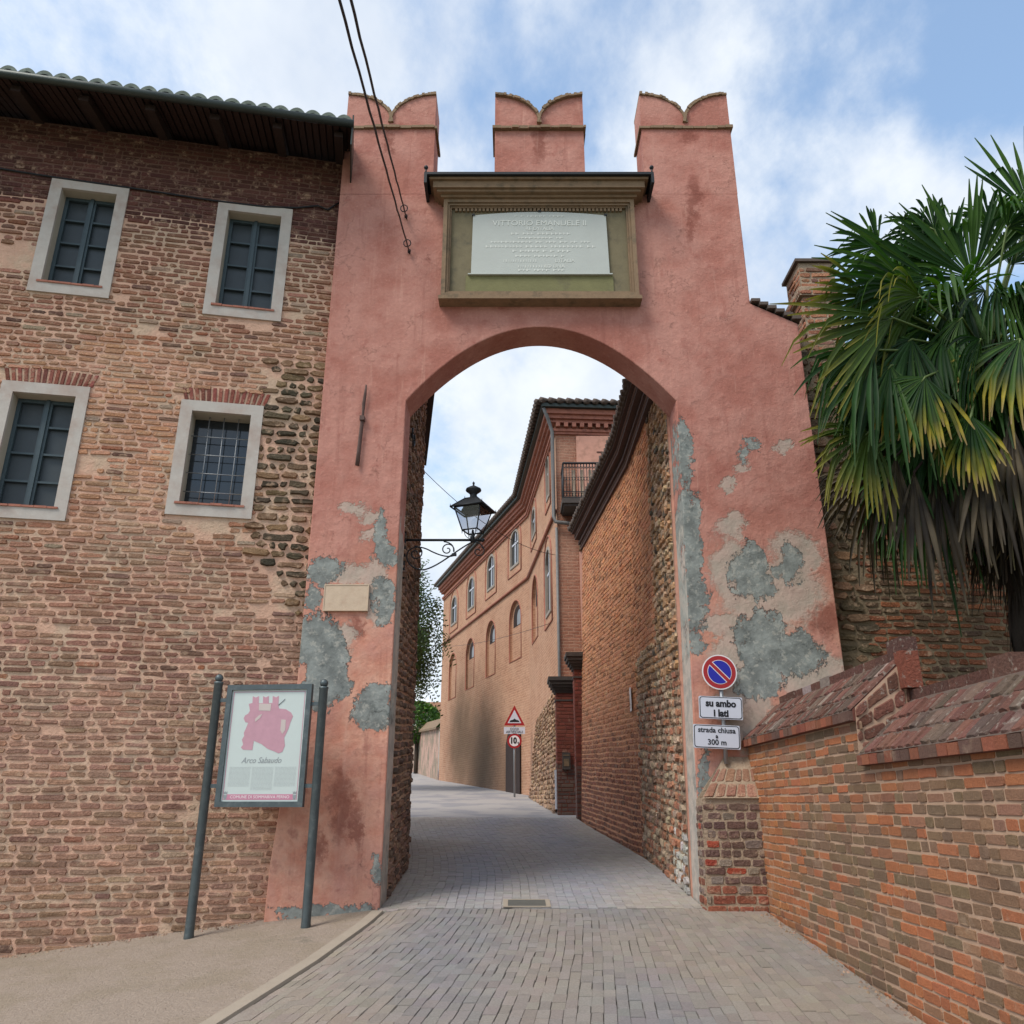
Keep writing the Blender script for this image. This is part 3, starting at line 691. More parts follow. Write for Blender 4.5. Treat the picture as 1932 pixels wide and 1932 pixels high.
masonry(mb, quadL, .075, (.13, .24, .26), .012, .010, lambda p, rr: cj((.105, .040, .031), rr, .3), [tost(w) for w in wins], skip=lambda s, t_, p: not hizone(s + U0, t_ + Z0), jit=.004, rnd=.008, wav=.02, bed=False, seed=23, inset=.006)  # upper band: different thin-jointed brick, its dark colour also holds painted eave shade
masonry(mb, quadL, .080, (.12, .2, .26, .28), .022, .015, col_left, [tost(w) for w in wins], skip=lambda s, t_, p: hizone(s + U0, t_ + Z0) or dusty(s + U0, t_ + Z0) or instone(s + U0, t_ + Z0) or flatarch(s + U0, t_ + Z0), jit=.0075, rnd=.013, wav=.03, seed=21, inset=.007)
masonry(mb, quadL, .118, (.12, .18, .26, .34), .026, .032, lambda p, rr: cj((.085, .066, .04) if rr.random() < .55 else (.21, .13, .07), rr, .4), [tost(w) for w in wins], skip=lambda s, t_, p: not instone(s + U0, t_ + Z0), jit=.014, rnd=.022, wav=.04, bed=False, seed=22, inset=.014)
rr = random.Random(9)
for (a, b, c, d) in wins[2:]:                  # soldier bricks over the two lower windows
    u = a + .02; mid = (a + c) / 2
    while u < c:
        wv = .05; lean = (u - mid) * .10; h = .17 + .05 * cos((u - mid) * 2.4)
        ol = [(u, d + .015), (u + wv, d + .015), (u + wv + lean, d + h), (u + lean, d + h)]
        o2 = [LP(x, z, -.004) for x, z in ol]; i2 = [LP(x + (.006 if k in (0, 3) else -.006), z + (.006 if k < 2 else -.006), .014 + rr.uniform(-.004, .004)) for k, (x, z) in enumerate(ol)]
        mb.add(o2 + i2, [(i, (i + 1) % 4, (i + 1) % 4 + 4, i + 4) for i in range(4)] + [(4, 5, 6, 7)], cj((.27, .085, .06), rr, .3), 0); u += .068
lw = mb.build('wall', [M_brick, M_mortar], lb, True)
mb = MB()                                      # the other walls of the house
mb.add([LP(U0, Z0), LP(U0, Z0, -6), LP(U0, Z1, -6), LP(U0, Z1)], [(0, 1, 2, 3)]); mb.add([LP(U0, Z0, -6), LP(-.3, Z0, -6), LP(-.3, Z1, -6), LP(U0, Z1, -6)], [(0, 1, 2, 3)])
mb.add([LP(0, Z0), LP(-.3, Z0, -6), LP(-.3, Z1, -6), LP(0, Z1)], [(3, 2, 1, 0)])
mb.build('side_wall', M_mortar, lb)
for k, (a, b, c, d) in enumerate(wins):
    bw = .145; o0, o1 = .028, -.26
    mb = MB(); Mw = frameM(LP(0, 0), ld, (0, 0, 1))      # local y points into the wall
    framebars(mb, a - .01, b - .01, c + .01, d + .01, bw, -.028, .02)
    ia, ib, ic, id_ = a + bw - .01, b + bw - .01, c - bw + .01, d - bw + .01
    mb.v = [tuple(Mw @ V(v)) for v in mb.v]
    wf = mb.build('window', M_white, lb)
    mb = MB()
    for q in ([(ia, .02, ib), (ia, .30, ib), (ia, .30, id_), (ia, .02, id_)], [(ic, .02, ib), (ic, .02, id_), (ic, .30, id_), (ic, .30, ib)], [(ia, .02, id_), (ia, .30, id_), (ic, .30, id_), (ic, .02, id_)], [(ia, .02, ib), (ic, .02, ib), (ic, .30, ib), (ia, .30, ib)]):
        mb.add([Mw @ V(p) for p in q], [(0, 1, 2, 3)])
    mb.build('reveal', M_reveal, wf)
    mb = MB(); x = ia - .05; rr = random.Random(k)
    while x < ic + .05: l = .14; mb.box((x, -.045 + rr.uniform(-.006, .006), ib - .004), (min(x + l, ic + .05) - .004, .14, ib + .022 + rr.uniform(-.004, .004)), Mw); x += l
    mb.build('sill', M_redcorn, wf)
    if k < 3:
        mb = MB(); mid = (ia + ic) / 2
        for (s0, s1) in ((ia, mid - .004), (mid + .004, ic)):
            framebars(mb, s0 + .002, ib + .024, s1, id_ - .002, .045, .16, .205)
            hgt = (id_ - ib - .026)
            for j in range(1, 4): z = ib + .024 + hgt * j / 4; mb.box((s0 + .047, .165, z - .013), (s1 - .045, .2, z + .013))
        mb.box((mid - .022, .135, ib + .026), (mid + .022, .158, id_ - .004))
        mb.v = [tuple(Mw @ V(v)) for v in mb.v]; mb.build('sash', M_shutter, wf)
        mb = MB(); mb.box((ia + .003, .215, ib + .025), (ic - .003, .225, id_ - .003), Mw); mb.build('pane', M_panel, wf)
    else:
        mb = MB(); mb.box((ia + .003, .24, ib + .025), (ic - .003, .25, id_ - .003), Mw); mb.build('pane', M_glass, wf)
        mb = MB()
        for j in range(1, 4): x = lerp(ia, ic, j / 4 + .02); mb.tube([Mw @ V((x, .13, ib + .02)), Mw @ V((x + .006, .125, (ib + id_) / 2)), Mw @ V((x, .13, id_ - .001))], .0065, 6)
        for j in range(1, 5): z = lerp(ib, id_, j / 5 - .03); mb.tube([Mw @ V((ia, .122, z)), Mw @ V((ic, .122, z + .004))], .0065, 6)
        mb.build('grille', M_zinc, wf)
# roof
ov = .9; ez = 8.80; sl_ = .32
rf = MB(); pit = .212; nx = int(7.3 / pit)
def roofz(d): return ez + .075 + d * sl_       # d = distance back from the eave
prof = []
for i in range(nx * 8 + 1): x = i / 8 * pit; ph = (i % 8) / 8; prof.append((U0 - .3 + x, .080 * abs(sin(pi * ph)) ** .8))
prof = [(u, h) for u, h in prof if u < .12]
rows_ = frange(0, 3.96, .36); vs = []; fs = []; n_ = len(prof)
for j, dd in enumerate(rows_[:-1]):
    for (d_, up) in ((dd - .02, .028), (dd + .36, .004)):
        for (u, h) in prof:
            kk = int((u - U0) / pit); jx = .012 * noise.noise(V((kk * 3.3, j * 1.7, 0)))
            vs.append(LP(u, roofz(d_) + h * 1.0 + up + jx, ov - d_))
for j in range(len(rows_) - 1):
    o_ = j * 2 * n_
    for i in range(n_ - 1): fs.append((o_ + i, o_ + i + 1, o_ + n_ + i + 1, o_ + n_ + i))
rf.add(vs, fs, None, 0)
# front ends of the first tiles
for i in range(n_ - 1):
    a, b = vs[i], vs[i + 1]; rf.add([a, b, b - V((0, 0, .06)), a - V((0, 0, .06))], [(0, 3, 2, 1)])
roof = rf.build('roof', M_tile, lb)
mb = MB(); mb.add([LP(U0 - .3, roofz(0) - .03, ov), LP(.10, roofz(0) - .03, ov), LP(.10, roofz(3.9) - .03, ov - 3.9), LP(U0 - .3, roofz(3.9) - .03, ov - 3.9), LP(.10, 8.95, ov - 7.6), LP(U0 - .3, 8.95, ov - 7.6)], [(3, 2, 1, 0), (3, 5, 4, 2)])
u = U0 - .3; rr = random.Random(2)
while u < .09:                                 # boards of the soffit
    w = .095; mb.box((u, -ov + .03, 0), (min(u + w, .10), -ov + 1.25, .02 + rr.uniform(0, .012)), frameM(LP(0, roofz(0) - .085), ld, (0, 0, 1)) @ Matrix.Shear('XZ', 4, (0, 0)) if False else None) if False else None
    z0 = roofz(0) - .075; z1_ = roofz(1.2) - .075; h = rr.uniform(0, .014)
    q = [LP(u, z0 - h, ov - .02), LP(u + w - .02, z0 - h, ov - .02), LP(u + w - .02, z1_ - h, ov - 1.2), LP(u, z1_ - h, ov - 1.2)]
    mb.add(q + [p + V((0, 0, .025)) for p in q], [(0, 3, 2, 1), (0, 1, 5, 4), (1, 2, 6, 5), (3, 0, 4, 7), (2, 3, 7, 6)]); u += w
mb.build('soffit', M_woodp, roof)
u = -.02
for k in range(9):
    z0 = roofz(0) - .10; z1_ = roofz(1.4) - .10; w = .12
    q = [LP(u - w, z0, ov - .10), LP(u, z0, ov - .10), LP(u, z1_, ov - 1.3), LP(u - w, z1_, ov - 1.3)]
    mb = MB(); d_ = V((0, 0, -.15)); q2 = [q[0] + d_ * .6, q[1] + d_ * .6, q[2] + d_ * 1.2, q[3] + d_ * 1.2]
    mb.add(q + q2, [(0, 1, 2, 3), (7, 6, 5, 4), (0, 4, 5, 1), (1, 5, 6, 2), (2, 6, 7, 3), (3, 7, 4, 0)]); mb.build('rafter', M_wood, roof); u -= .82
mb = MB(); mb.tube([LP(U0 - .3, ez - .02, ov + .05), LP(.12, ez + .0, ov + .05)], .055, 12); mb.box((.095, -.95, ez - .35), (.115, .4, ez + .16), frameM(LP(0, 0), ld, (0, 0, 1)))
mb.build('gutter', M_gutter, roof)
# black wire fixed under the top storey
pts = []
for (x, y) in ((-30, 312), (0, 318), (100, 334), (250, 355), (400, 378), (500, 390), (560, 392), (600, 388), (618, 396), (650, 380)):
    u, z = LWp(x, y, .03); pts.append(LP(min(u, -.01), z, .03))
mb = MB(); mb.tube(pts, .014, 6); tag(mb.build('wall_cable', M_iron), 'black cable running along the house wall just above its upper windows', 'cable')

# =================================================================== PASSAGE WALLS
def col_rough(p, rr):
    r_ = rr.random(); c = (.30, .16, .085) if r_ < .4 else (.16, .10, .06) if r_ < .65 else (.36, .23, .13) if r_ < .9 else (.09, .07, .05)
    if p.z < -.2 and p.Y if False else False: pass
    return cj(c, rr, .3)
lp = thing('masonry_wall', 'rough brown masonry flank behind left jamb of the gate, under a dark eave', 'wall', (-1.4, 11, g(-1.4, 11)))
mb = MB(); cdark = lambda p, rr: cj((.24, .14, .095) if rr.random() < .6 else (.14, .09, .065), rr, .35)
masonry(mb, [(-1.40, 10.06, -1.3), (-1.42, 12.02, -1.1), (-1.42, 12.02, 6.5), (-1.39, 10.06, 6.5)], .10, (.12, .18, .25), .03, .035, cdark, jit=.015, rnd=.025, wav=.02, seed=31)
masonry(mb, [(-1.42, 12.02, -1.1), (-1.95, 15.2, -.8), (-1.95, 15.2, 6.5), (-1.42, 12.02, 6.5)], .10, (.12, .18, .25), .03, .03, cdark, jit=.015, rnd=.025, seed=32)
mb.build('stonework', [M_brick, M_mortar], lp, True)
mb = MB(); mb.add([(-1.95, 15.2, -1), (-3.4, 15.2, -1), (-3.4, 15.2, 6.5), (-1.95, 15.2, 6.5), (-2.46, 10.075, -1.3), (-1.41, 10.075, -1.3), (-1.41, 10.075, 6.5), (-2.46, 10.075, 6.5)], [(0, 1, 2, 3), (4, 5, 6, 7)]); mb.build('back_face', M_mortar, lp)
mb = MB()
for (A, B) in (((-1.25, 10.08), (-1.27, 12.1)), ((-1.27, 12.1), (-1.73, 15.3))):
    mb.add([(A[0], A[1], 6.44), (B[0], B[1], 6.44), (B[0], B[1], 6.56), (A[0], A[1], 6.56), (A[0] - 1.2, A[1], 6.60), (B[0] - 1.2, B[1], 6.60), (B[0] - 1.2, B[1], 7.0), (A[0] - 1.2, A[1], 7.0)], [(0, 1, 2, 3), (3, 2, 6, 7), (0, 4, 5, 1), (1, 5, 6, 2), (0, 3, 7, 4), (4, 7, 6, 5)])
mb.build('eave', M_wood, lp)
mb = MB(); c = V((-1.37, 11.0, 0)); a_, b_ = ray(778, 828); Yh = -1.375 / a_; zc = b_ * Yh
mb.tube([V((-1.36, Yh + .12 * cos(q), zc + .02 - .12 * sin(q))) for q in [pi * i / 10 for i in range(11)]], .016, 6)
for s_ in (-1, 1): mb.tube([(-1.36, Yh + s_ * .12, zc + .02), (-1.36, Yh + s_ * .12, zc + .10), (-1.42, Yh + s_ * .12, zc + .10)], .016, 6)
tag(mb.build('iron_hook', M_iron), 'U shaped iron hook on masonry inside the arch, above the lantern', 'hook')

rp = thing('passage_wall', 'tall orange brick wall behind right jamb with dark stepped cornice and rough stone end', 'wall', (1.95, 13, g(1.9, 13)))
def roughz(p): return p.y < 11.5 + .15 * noise.noise(p * 2) or (p.z < 2.2 and p.y < 13.3 + .1 * noise.noise(p * 3))
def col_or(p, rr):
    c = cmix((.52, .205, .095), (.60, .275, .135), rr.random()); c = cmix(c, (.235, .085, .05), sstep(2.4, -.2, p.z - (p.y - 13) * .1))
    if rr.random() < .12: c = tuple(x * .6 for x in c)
    return cj(c, rr, .16)
def col_rg(p, rr):
    r_ = rr.random(); c = (.40, .22, .115) if r_ < .45 else (.20, .12, .07) if r_ < .65 else (.46, .31, .19) if r_ < .93 else (.10, .08, .055)
    if p.z < 1.6: c = (.34, .15, .085) if r_ < .45 else (.19, .115, .075) if r_ < .7 else (.40, .29, .2)
    if p.z < -.3 and p.y < 10.9 and r_ > .5: c = (.46, .42, .38)
    return cj(c, rr, .28)
q1 = [(1.97, 13.4, -.9), (1.985, 10.07, -1.2), (2.115, 10.07, 5.9), (2.06, 13.4, 5.9)]
q2 = [(1.45, 18.4, -.6), (1.97, 13.4, -.9), (2.06, 13.4, 5.9), (1.66, 18.4, 5.9)]
mb = MB()
masonry(mb, q1, .105, (.11, .16, .22), .024, .03, col_rg, skip=lambda s, t_, p: not roughz(p), jit=.016, rnd=.026, wav=.03, seed=41, bedskip=lambda p: not roughz(p))
mb.build('rough_stonework', [M_brick, M_mortar2], rp, True)
mb = MB()
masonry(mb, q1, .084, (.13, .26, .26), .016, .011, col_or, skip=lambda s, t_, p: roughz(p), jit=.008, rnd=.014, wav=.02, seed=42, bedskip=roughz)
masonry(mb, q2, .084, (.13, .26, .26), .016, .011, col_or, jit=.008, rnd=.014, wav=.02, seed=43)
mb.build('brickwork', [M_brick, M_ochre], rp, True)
mb = MB(); mb.add([(1.45, 18.4, -.6), (3.4, 18.4, -.6), (3.4, 18.4, 6.1), (1.66, 18.4, 5.9), (2.2, 10.08, -1.2), (2.2, 10.08, 6.1), (3.2, 10.08, 6.1), (3.2, 10.08, -1.2)], [(0, 1, 2, 3)])
mb.add([(2.0, 10.08, 5.89), (2.0, 13.4, 5.89), (1.6, 18.4, 5.89), (3.4, 18.4, 5.9), (3.4, 10.08, 5.9)], [(0, 1, 2, 3, 4)])
mb.add([(1.992, 10.078, -1.3), (2.3, 10.078, -1.3), (2.3, 10.078, 5.9), (2.118, 10.078, 5.9)], [(0, 1, 2, 3)])
mb.build('end_face', M_pinkst, rp)
P3 = [V((2.06, 10.08, 0)), V((2.055, 13.4, 0)), V((1.655, 18.45, 0))]
def sweep(mb, path, off, z0, z1, th=.4):       # a moulding that stands `off` metres out to the left of the path
    ns = []
    for i in range(len(path)):
        d = (path[min(i + 1, len(path) - 1)] - path[max(0, i - 1)]).normalized(); ns.append(V((-d.y, d.x, 0)))
    for i in range(len(path) - 1):
        A, B = path[i] + ns[i] * off, path[i + 1] + ns[i + 1] * off; A2, B2 = path[i] - ns[i] * th, path[i + 1] - ns[i + 1] * th
        vs = [V((p.x, p.y, z)) for z in (z0, z1) for p in (A, B, B2, A2)]
        mb.add(vs, [(0, 1, 2, 3), (7, 6, 5, 4), (0, 4, 5, 1), (1, 5, 6, 2), (2, 6, 7, 3), (3, 7, 4, 0)])
mb = MB()
for off, z0, z1 in ((.05, 5.62, 5.70), (.10, 5.74, 5.80), (.18, 5.86, 5.93), (.25, 6.00, 6.05)): sweep(mb, P3, off, z0, z1 - .001)
c_ = mb.build('cornice', M_corn, rp)
mb = MB()
for off, z0, z1 in ((.065, 5.70, 5.715), (.20, 5.93, 5.945)): sweep(mb, P3, off, z0, z1 - .001)
for off, z0, z1 in ((.08, 5.715, 5.74), (.13, 5.80, 5.86), (.21, 5.945, 6.0)): sweep(mb, P3, off - .06, z0, z1 - .001)
mb.build('edge_line', M_corn2, c_)
mb = MB(); rr = random.Random(8)
for i in range(2):
    A, B = P3[i], P3[i + 1]; L = (B - A).length; d = (B - A) / L; nn = V((-d.y, d.x, 0)); n_ = int(L / .17)
    for k in range(n_):
        p = A + d * (k + .5) * L / n_
        pts = [p + nn * (.33 + rr.uniform(-.01, .02)) + V((0, 0, 6.10)), p - nn * .9 + V((0, 0, 6.45))]
        mb.tube(pts, .062, 8)
sweep(mb, P3, .28, 6.05, 6.075, .6)
mb.build('roof_tiles', M_tilered, rp)
# small white plate on the passage wall
Yp = 13.75; Mp = frameM((1.945, Yp, 1.62), (-.1, -1, 0), (0, 0, 1))
mb = MB(); mb.box((-.13, -.01, -.19), (.13, .01, .19), Mp); hp = mb.build('wall_sign', M_signwb); tag(hp, 'small white plate with black mark on orange passage wall', 'sign')
mb = MB(); mb.box((-.015, -.0135, -.08), (.015, -.0105, .09), Mp); mb.box((-.08, -.0135, -.09), (.08, -.0105, -.06), Mp); mb.box((-.05, -.0135, -.14), (-.02, -.0105, -.11), Mp); mb.box((.02, -.0135, -.14), (.05, -.0105, -.11), Mp); mb.build('mark', M_black, hp)

# =================================================================== ENTRANCE BEYOND: two brick pillars
def pillar(x0, x1, y0, y1, ztop, lab):
    zg = g(x0, y0) - .1; p = thing('gate_pillar', lab, 'pillar', ((x0 + x1) / 2, (y0 + y1) / 2, zg), 'brick pillars of the side entrance')
    mb = MB(); colp = lambda p_, rr: cj((.20, .05, .032) if p_.z > zg + 1.2 else (.12, .075, .06), rr, .25)
    for q in ([(x0, y0, zg), (x1, y0, zg), (x1, y0, ztop - .35), (x0, y0, ztop - .35)], [(x0, y1, zg), (x0, y0, zg), (x0, y0, ztop - .35), (x0, y1, ztop - .35)], [(x1, y0, zg), (x1, y1, zg), (x1, y1, ztop - .35), (x1, y0, ztop - .35)]):
        masonry(mb, q, .084, (.13, .26), .012, .006, colp, jit=.003, rnd=.006, seed=int(x0 * 100))
    mb.build('shaft', [M_newbrick, M_redpil], p, True)
    mb = MB()
    for i, (o_, a, b) in enumerate(((.02, -.55, -.51), (.03, -.36, -.30), (.07, -.298, -.24), (.11, -.238, -.17), (.15, -.168, -.09), (.18, -.088, 0))): mb.box((x0 - o_, y0 - o_, ztop + a), (x1 + o_, y1 + o_, ztop + b))
    mb.build('capital', M_capst, p); return p
pillar(1.03, 1.45, 19.6, 20.0, 2.83, 'far red brick pillar with dark moulded cap, letterbox on its face')
pillar(1.38, 1.62, 18.45, 18.85, 3.20, 'near tall narrow pillar with moulded cap at end of orange passage wall')
mb = MB(); mb.tube([(1.46, 19.1, -.4), (1.46, 19.1, 1.55), (1.46, 19.1, 1.9)], [.05, .05, .035], 8); tag(mb.build('entrance_post', mat('cream_paint', (.48, .45, .26), rough=.6)), 'cream painted post standing between the two brick pillars', 'post')
mb = MB(); mb.box((1.15, 19.52, .75), (1.33, 19.6, 1.12)); lt = mb.build('letterbox', M_capst); tag(lt, 'grey metal letterbox on the far red brick pillar', 'letterbox')
mb = MB(); mb.box((1.17, 19.512, 1.05), (1.31, 19.519, 1.07)); mb.box((1.18, 19.512, .82), (1.30, 19.519, .98)); mb.build('flap', M_stone, lt)
mb = MB(); mb.box((.985, 19.7, -.1), (1.02, 19.9, .75)); o = mb.build('white_panel', M_signw); tag(o, 'slim white panel leaning on left side of far pillar', 'panel')

# =================================================================== BIG BUILDING BEYOND
PA, PB, PC = V((1.19, 20.5, 0)), V((.58, 27.3, 0)), V((-3.4, 40, 0)); EH = 10.45
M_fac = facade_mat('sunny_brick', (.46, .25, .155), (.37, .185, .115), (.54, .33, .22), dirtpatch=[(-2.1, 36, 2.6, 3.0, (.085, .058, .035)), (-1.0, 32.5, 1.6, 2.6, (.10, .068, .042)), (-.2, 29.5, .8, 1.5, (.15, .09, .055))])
M_fac2 = facade_mat('red_brick_end', (.40, .175, .11), (.33, .14, .09), (.44, .26, .18))
bb = thing('convent', 'long orange brick building with arched windows and red cornice seen through the arch', 'building', (0, 28, g(0, 28)))
def onseg(x, y, A, B):
    a, b = ray(x, y); d = B - A; s = (A.x - a * A.y) / (a * d.y - d.x); p = A + d * s; return s * d.length, p.y * b
facA, facB = [], []
def rect(A, B, x0, x1, yt, yb):
    xm = (x0 + x1) / 2; s0 = onseg(x0, (yt + yb) / 2, A, B)[0]; s1 = onseg(x1, (yt + yb) / 2, A, B)[0]
    return min(s0, s1), onseg(xm, yb, A, B)[1], max(s0, s1), onseg(xm, yt, A, B)[1]
def c2(x): return 811.3 + x * .1953
def d2(y): return 962.3 + y * .1953
UW = [(PB, PC, 208, 262, 830, 1105), (PB, PC, 370, 432, 645, 955), (PB, PC, 556, 628, 430, 765), (PB, PC, 778, 862, 185, 550), (PA, PB, 985, 1022, -30, 262)]
ups = [(A, B, rect(A, B, c2(x0), c2(x1), d2(y0), d2(y1))) for A, B, x0, x1, y0, y1 in UW]
ups.append((PA, PB, rect(PA, PB, 1031, 1036.5, 858, 944))); ups.append((PA, PB, rect(PA, PB, 1030, 1039.5, 1030, 1162)))
NW = [(PB, PC, 185, 252, 1385, 1820, None), (PB, PC, 347, 428, 1240, 1720, (1275, 1430)), (PB, PC, 543, 632, 1068, 1600, (1108, 1280)), (PB, PC, 768, 882, 872, 1450, (918, 1115)), (PA, PB, 987, 1043, 625, 1260, (682, 900))]
# wall strips with arched openings cut: build wall as polygon grid (openings as real recesses)
def archpoly(s0, z0, s1, z1, n=10):
    r = (s1 - s0) / 2; zs = z1 - min(r, (z1 - z0) * .6); c = (s0 + s1) / 2
    return [(s0, z0), (s1, z0)] + [(c + r * cos(pi * i / n), zs + (z1 - zs) * sin(pi * i / n)) for i in range(n + 1)]
def wall_with_holes(A, B, z0, z1, holes, extra=0):
    d = (B - A).normalized(); L = (B - A).length; nrm = V((-d.y, d.x, 0))   # points left, to the street
    bm = bmesh.new(); loops = [[(0 - extra, z0), (L, z0), (L, z1), (0 - extra, z1)]] + holes; es = []
    for lp_ in loops:
        v = [bm.verts.new((x, z, 0)) for x, z in lp_]; es += [bm.edges.new((v[i], v[(i + 1) % len(v)])) for i in range(len(v))]
    bmesh.ops.triangle_fill(bm, edges=es, use_beauty=True)
    bm.verts.index_update(); vs = [A + d * v.co.x + V((0, 0, v.co.y)) for v in bm.verts]; fs = []
    for f in bm.faces:
        c = f.calc_center_median()
        t_ = [v.index for v in f.verts]; a, b, c_ = (vs[i] for i in t_[:3])
        if (b - a).cross(c_ - a).dot(nrm) < 0: t_ = t_[::-1]
        fs.append(tuple(t_))
    bm.free(); return vs, fs, d, nrm
niches = []
for (A, B, x0, x1, y0, y1, op) in NW:
    r = rect(A, B, c2(x0), c2(x1), d2(y0), d2(y1)); xm = (c2(x0) + c2(x1)) / 2
    o_ = None
    if op: o_ = (onseg(xm, d2(op[1]), A, B)[1], onseg(xm, d2(op[0]), A, B)[1])
    niches.append((A, B, r, o_))
wb_ = MB(); NTUBES = []
for (A, B) in ((PA, PB), (PB, PC)):
    hl = []
    for (A2, B2, r) in ups:
        if A2 is A: hl.append(archpoly(*r))
    for (A2, B2, r, o_) in niches:
        if A2 is A: hl.append(archpoly(*r))
    vs, fs, d, nrm = wall_with_holes(A, B, -1.0 if A is PA else -.2, EH, hl)
    wb_.add(vs, fs)
    for (A2, B2, r, o_) in niches:             # shallow recessed panels
        if A2 is not A: continue
        ap = archpoly(*r); dep = -.10
        vv = [A + d * s + V((0, 0, z)) for s, z in ap]; vb = [p + nrm * dep for p in vv]; k = len(vv)
        nt = MB(); nt.tube([p + nrm * .005 for p in vv] + [vv[0] + nrm * .005], .022, 5); NTUBES.append(nt)
        wb_.add(vv + vb, [(i, i + k, (i + 1) % k + k, (i + 1) % k) for i in range(k)] + [tuple(range(k, 2 * k))])
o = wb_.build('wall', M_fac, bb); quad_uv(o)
for nt in NTUBES: nt.build('niche_moulding', M_redcorn, bb)
mb = MB(); mb.add([(PA.x, PA.y, -1), (7, 20.9, -1), (7, 20.9, EH), (PA.x, PA.y, EH)], [(0, 1, 2, 3)]); mb.add([(PC.x, PC.y, 0), (PC.x + 6, 42, 0), (PC.x + 6, 42, EH), (PC.x, PC.y, EH)], [(3, 2, 1, 0)]); mb.add([(7, 20.9, -1), (7, 42, -1), (7, 42, EH), (7, 20.9, EH)], [(0, 1, 2, 3)])
o = mb.build('end_wall', M_fac2, bb); quad_uv(o)
for (A, B, r) in ups:
    d = (B - A).normalized(); nrm = V((-d.y, d.x, 0)); Mw = frameM(A, d, (0, 0, 1)); yin = Mw.to_3x3() @ V((0, 1, 0)); sg = -1 if yin.dot(nrm) > 0 else 1
    w_ = r[2] - r[0]; ap = archpoly(*r); inner = archpoly(r[0] + .06, r[1] + .09, r[2] - .06, r[3] - .09); k = len(ap)
    vv = [A + d * s + V((0, 0, z)) for s, z in ap]; vi = [A + d * s + V((0, 0, z)) for s, z in inner]
    mb = MB(); mb.add([p + nrm * .03 for p in vv] + [p + nrm * .03 for p in vi] + [p - nrm * .05 for p in vi] + [p - nrm * .02 for p in vv], [(i, (i + 1) % k, (i + 1) % k + k, i + k) for i in range(k)] + [(i + k, (i + 1) % k + k, (i + 1) % k + 2 * k, i + 2 * k) for i in range(k)] + [(i, i + 3 * k, (i + 1) % k + 3 * k, (i + 1) % k) for i in range(k)])
    wf = mb.build('window', M_trim, bb)
    mb = MB(); mb.add([p - nrm * .045 for p in vi], [tuple(range(k))]); mb.build('pane', M_glass, wf)
    mb = MB(); s_ = (r[0] + r[2]) / 2
    def bar(sa, sb, za, zb__):
        p = [A + d * s + V((0, 0, z)) for s, z in ((sa, za), (sb, za), (sb, zb__), (sa, zb__))]; mb.add([q - nrm * .04 for q in p] + [q - nrm * .02 for q in p], [(0, 1, 2, 3), (7, 6, 5, 4), (0, 4, 5, 1), (1, 5, 6, 2), (2, 6, 7, 3), (3, 7, 4, 0)])
    bar(s_ - .025, s_ + .025, r[1] + .1, r[3] - .12); bar(r[0] + .1, r[2] - .1, lerp(r[1], r[3], .62) - .03, lerp(r[1], r[3], .62) + .03)
    mb.build('glazing_bar', M_signw, wf)
    # thin raised outline round the window
    ob = archpoly(r[0] - .25, r[1] - .28, r[2] + .25, r[3] + .30); pts = [A + d * s + V((0, 0, z)) + nrm * .01 for s, z in ob]
    mb = MB(); mb.tube(pts + [pts[0]], .028, 5); mb.build('moulding', M_fac2 if False else M_redcorn, wf)
for (A, B, r, o_) in niches:
    if not o_: continue
    d = (B - A).normalized(); nrm = V((-d.y, d.x, 0)); iw = (r[2] - r[0]) * .13
    ap = archpoly(r[0] + iw, o_[0], r[2] - iw, o_[1]); k = len(ap)
    vv = [A + d * s + V((0, 0, z)) - nrm * .097 for s, z in ap]
    mb = MB(); mb.add(vv, [tuple(range(k))]); wf = mb.build('niche_window', M_wood, bb)
    s0, s1 = lerp(r[0], r[2], .38 if A is PB else .4), r[2] - iw - .02
    ap = archpoly(r[0] + iw + .05, o_[0] + .03, lerp(r[0], r[2], .55), o_[1] - .18)
    mb = MB(); mb.add([A + d * s + V((0, 0, z)) - nrm * .092 for s, z in ap], [tuple(range(len(ap)))]); mb.build('pane', M_zinc, wf)
# string course
mb = MB()
for (x0, y0, x1, y1, A, B) in ((160, 1335, 945, 645, PB, PC), (945, 645, 1190, 30, PA, PB)):
    for q in (0,):
        z0 = onseg(c2(x0 if A is PB else x1), d2(y0 if A is PB else y1), A, B)[1]; z1_ = onseg(c2(x1 if A is PB else x0), d2(y1 if A is PB else y0), A, B)[1]
        d = (B - A).normalized(); nrm = V((-d.y, d.x, 0)); zz_ = 7.34
        p0 = A + nrm * .04; p1 = B + nrm * .04; mb.tube([V((p0.x, p0.y, zz_)), V((p1.x, p1.y, zz_))], .05, 6)
        print('STR', z0, z1_)
mb.build('string_course', M_redcorn, bb)
P4 = [V((7, 20.9, 0)), PA, PB, PC]
def sweep2(mb, off, z0, z1, th=.3):
    path = P4; ns = []; segn = [V((-(path[i + 1] - path[i]).normalized().y, (path[i + 1] - path[i]).normalized().x, 0)) for i in range(3)]
    for i in range(4):
        if i == 0: ns.append(segn[0])
        elif i == 3: ns.append(segn[2])
        else: m_ = segn[i - 1] + segn[i]; m_.normalize(); ns.append(m_ / max(.3, m_.dot(segn[i])))
    s = 1
    for i in range(3):
        A, B = path[i] + ns[i] * off * s, path[i + 1] + ns[i + 1] * off * s; A2, B2 = path[i] - ns[i] * th * s, path[i + 1] - ns[i + 1] * th * s
        vs = [V((p.x, p.y, z)) for z in (z0, z1) for p in (A, B, B2, A2)]
        mb.add(vs, [(0, 1, 2, 3), (7, 6, 5, 4), (0, 4, 5, 1), (1, 5, 6, 2), (2, 6, 7, 3), (3, 7, 4, 0)])
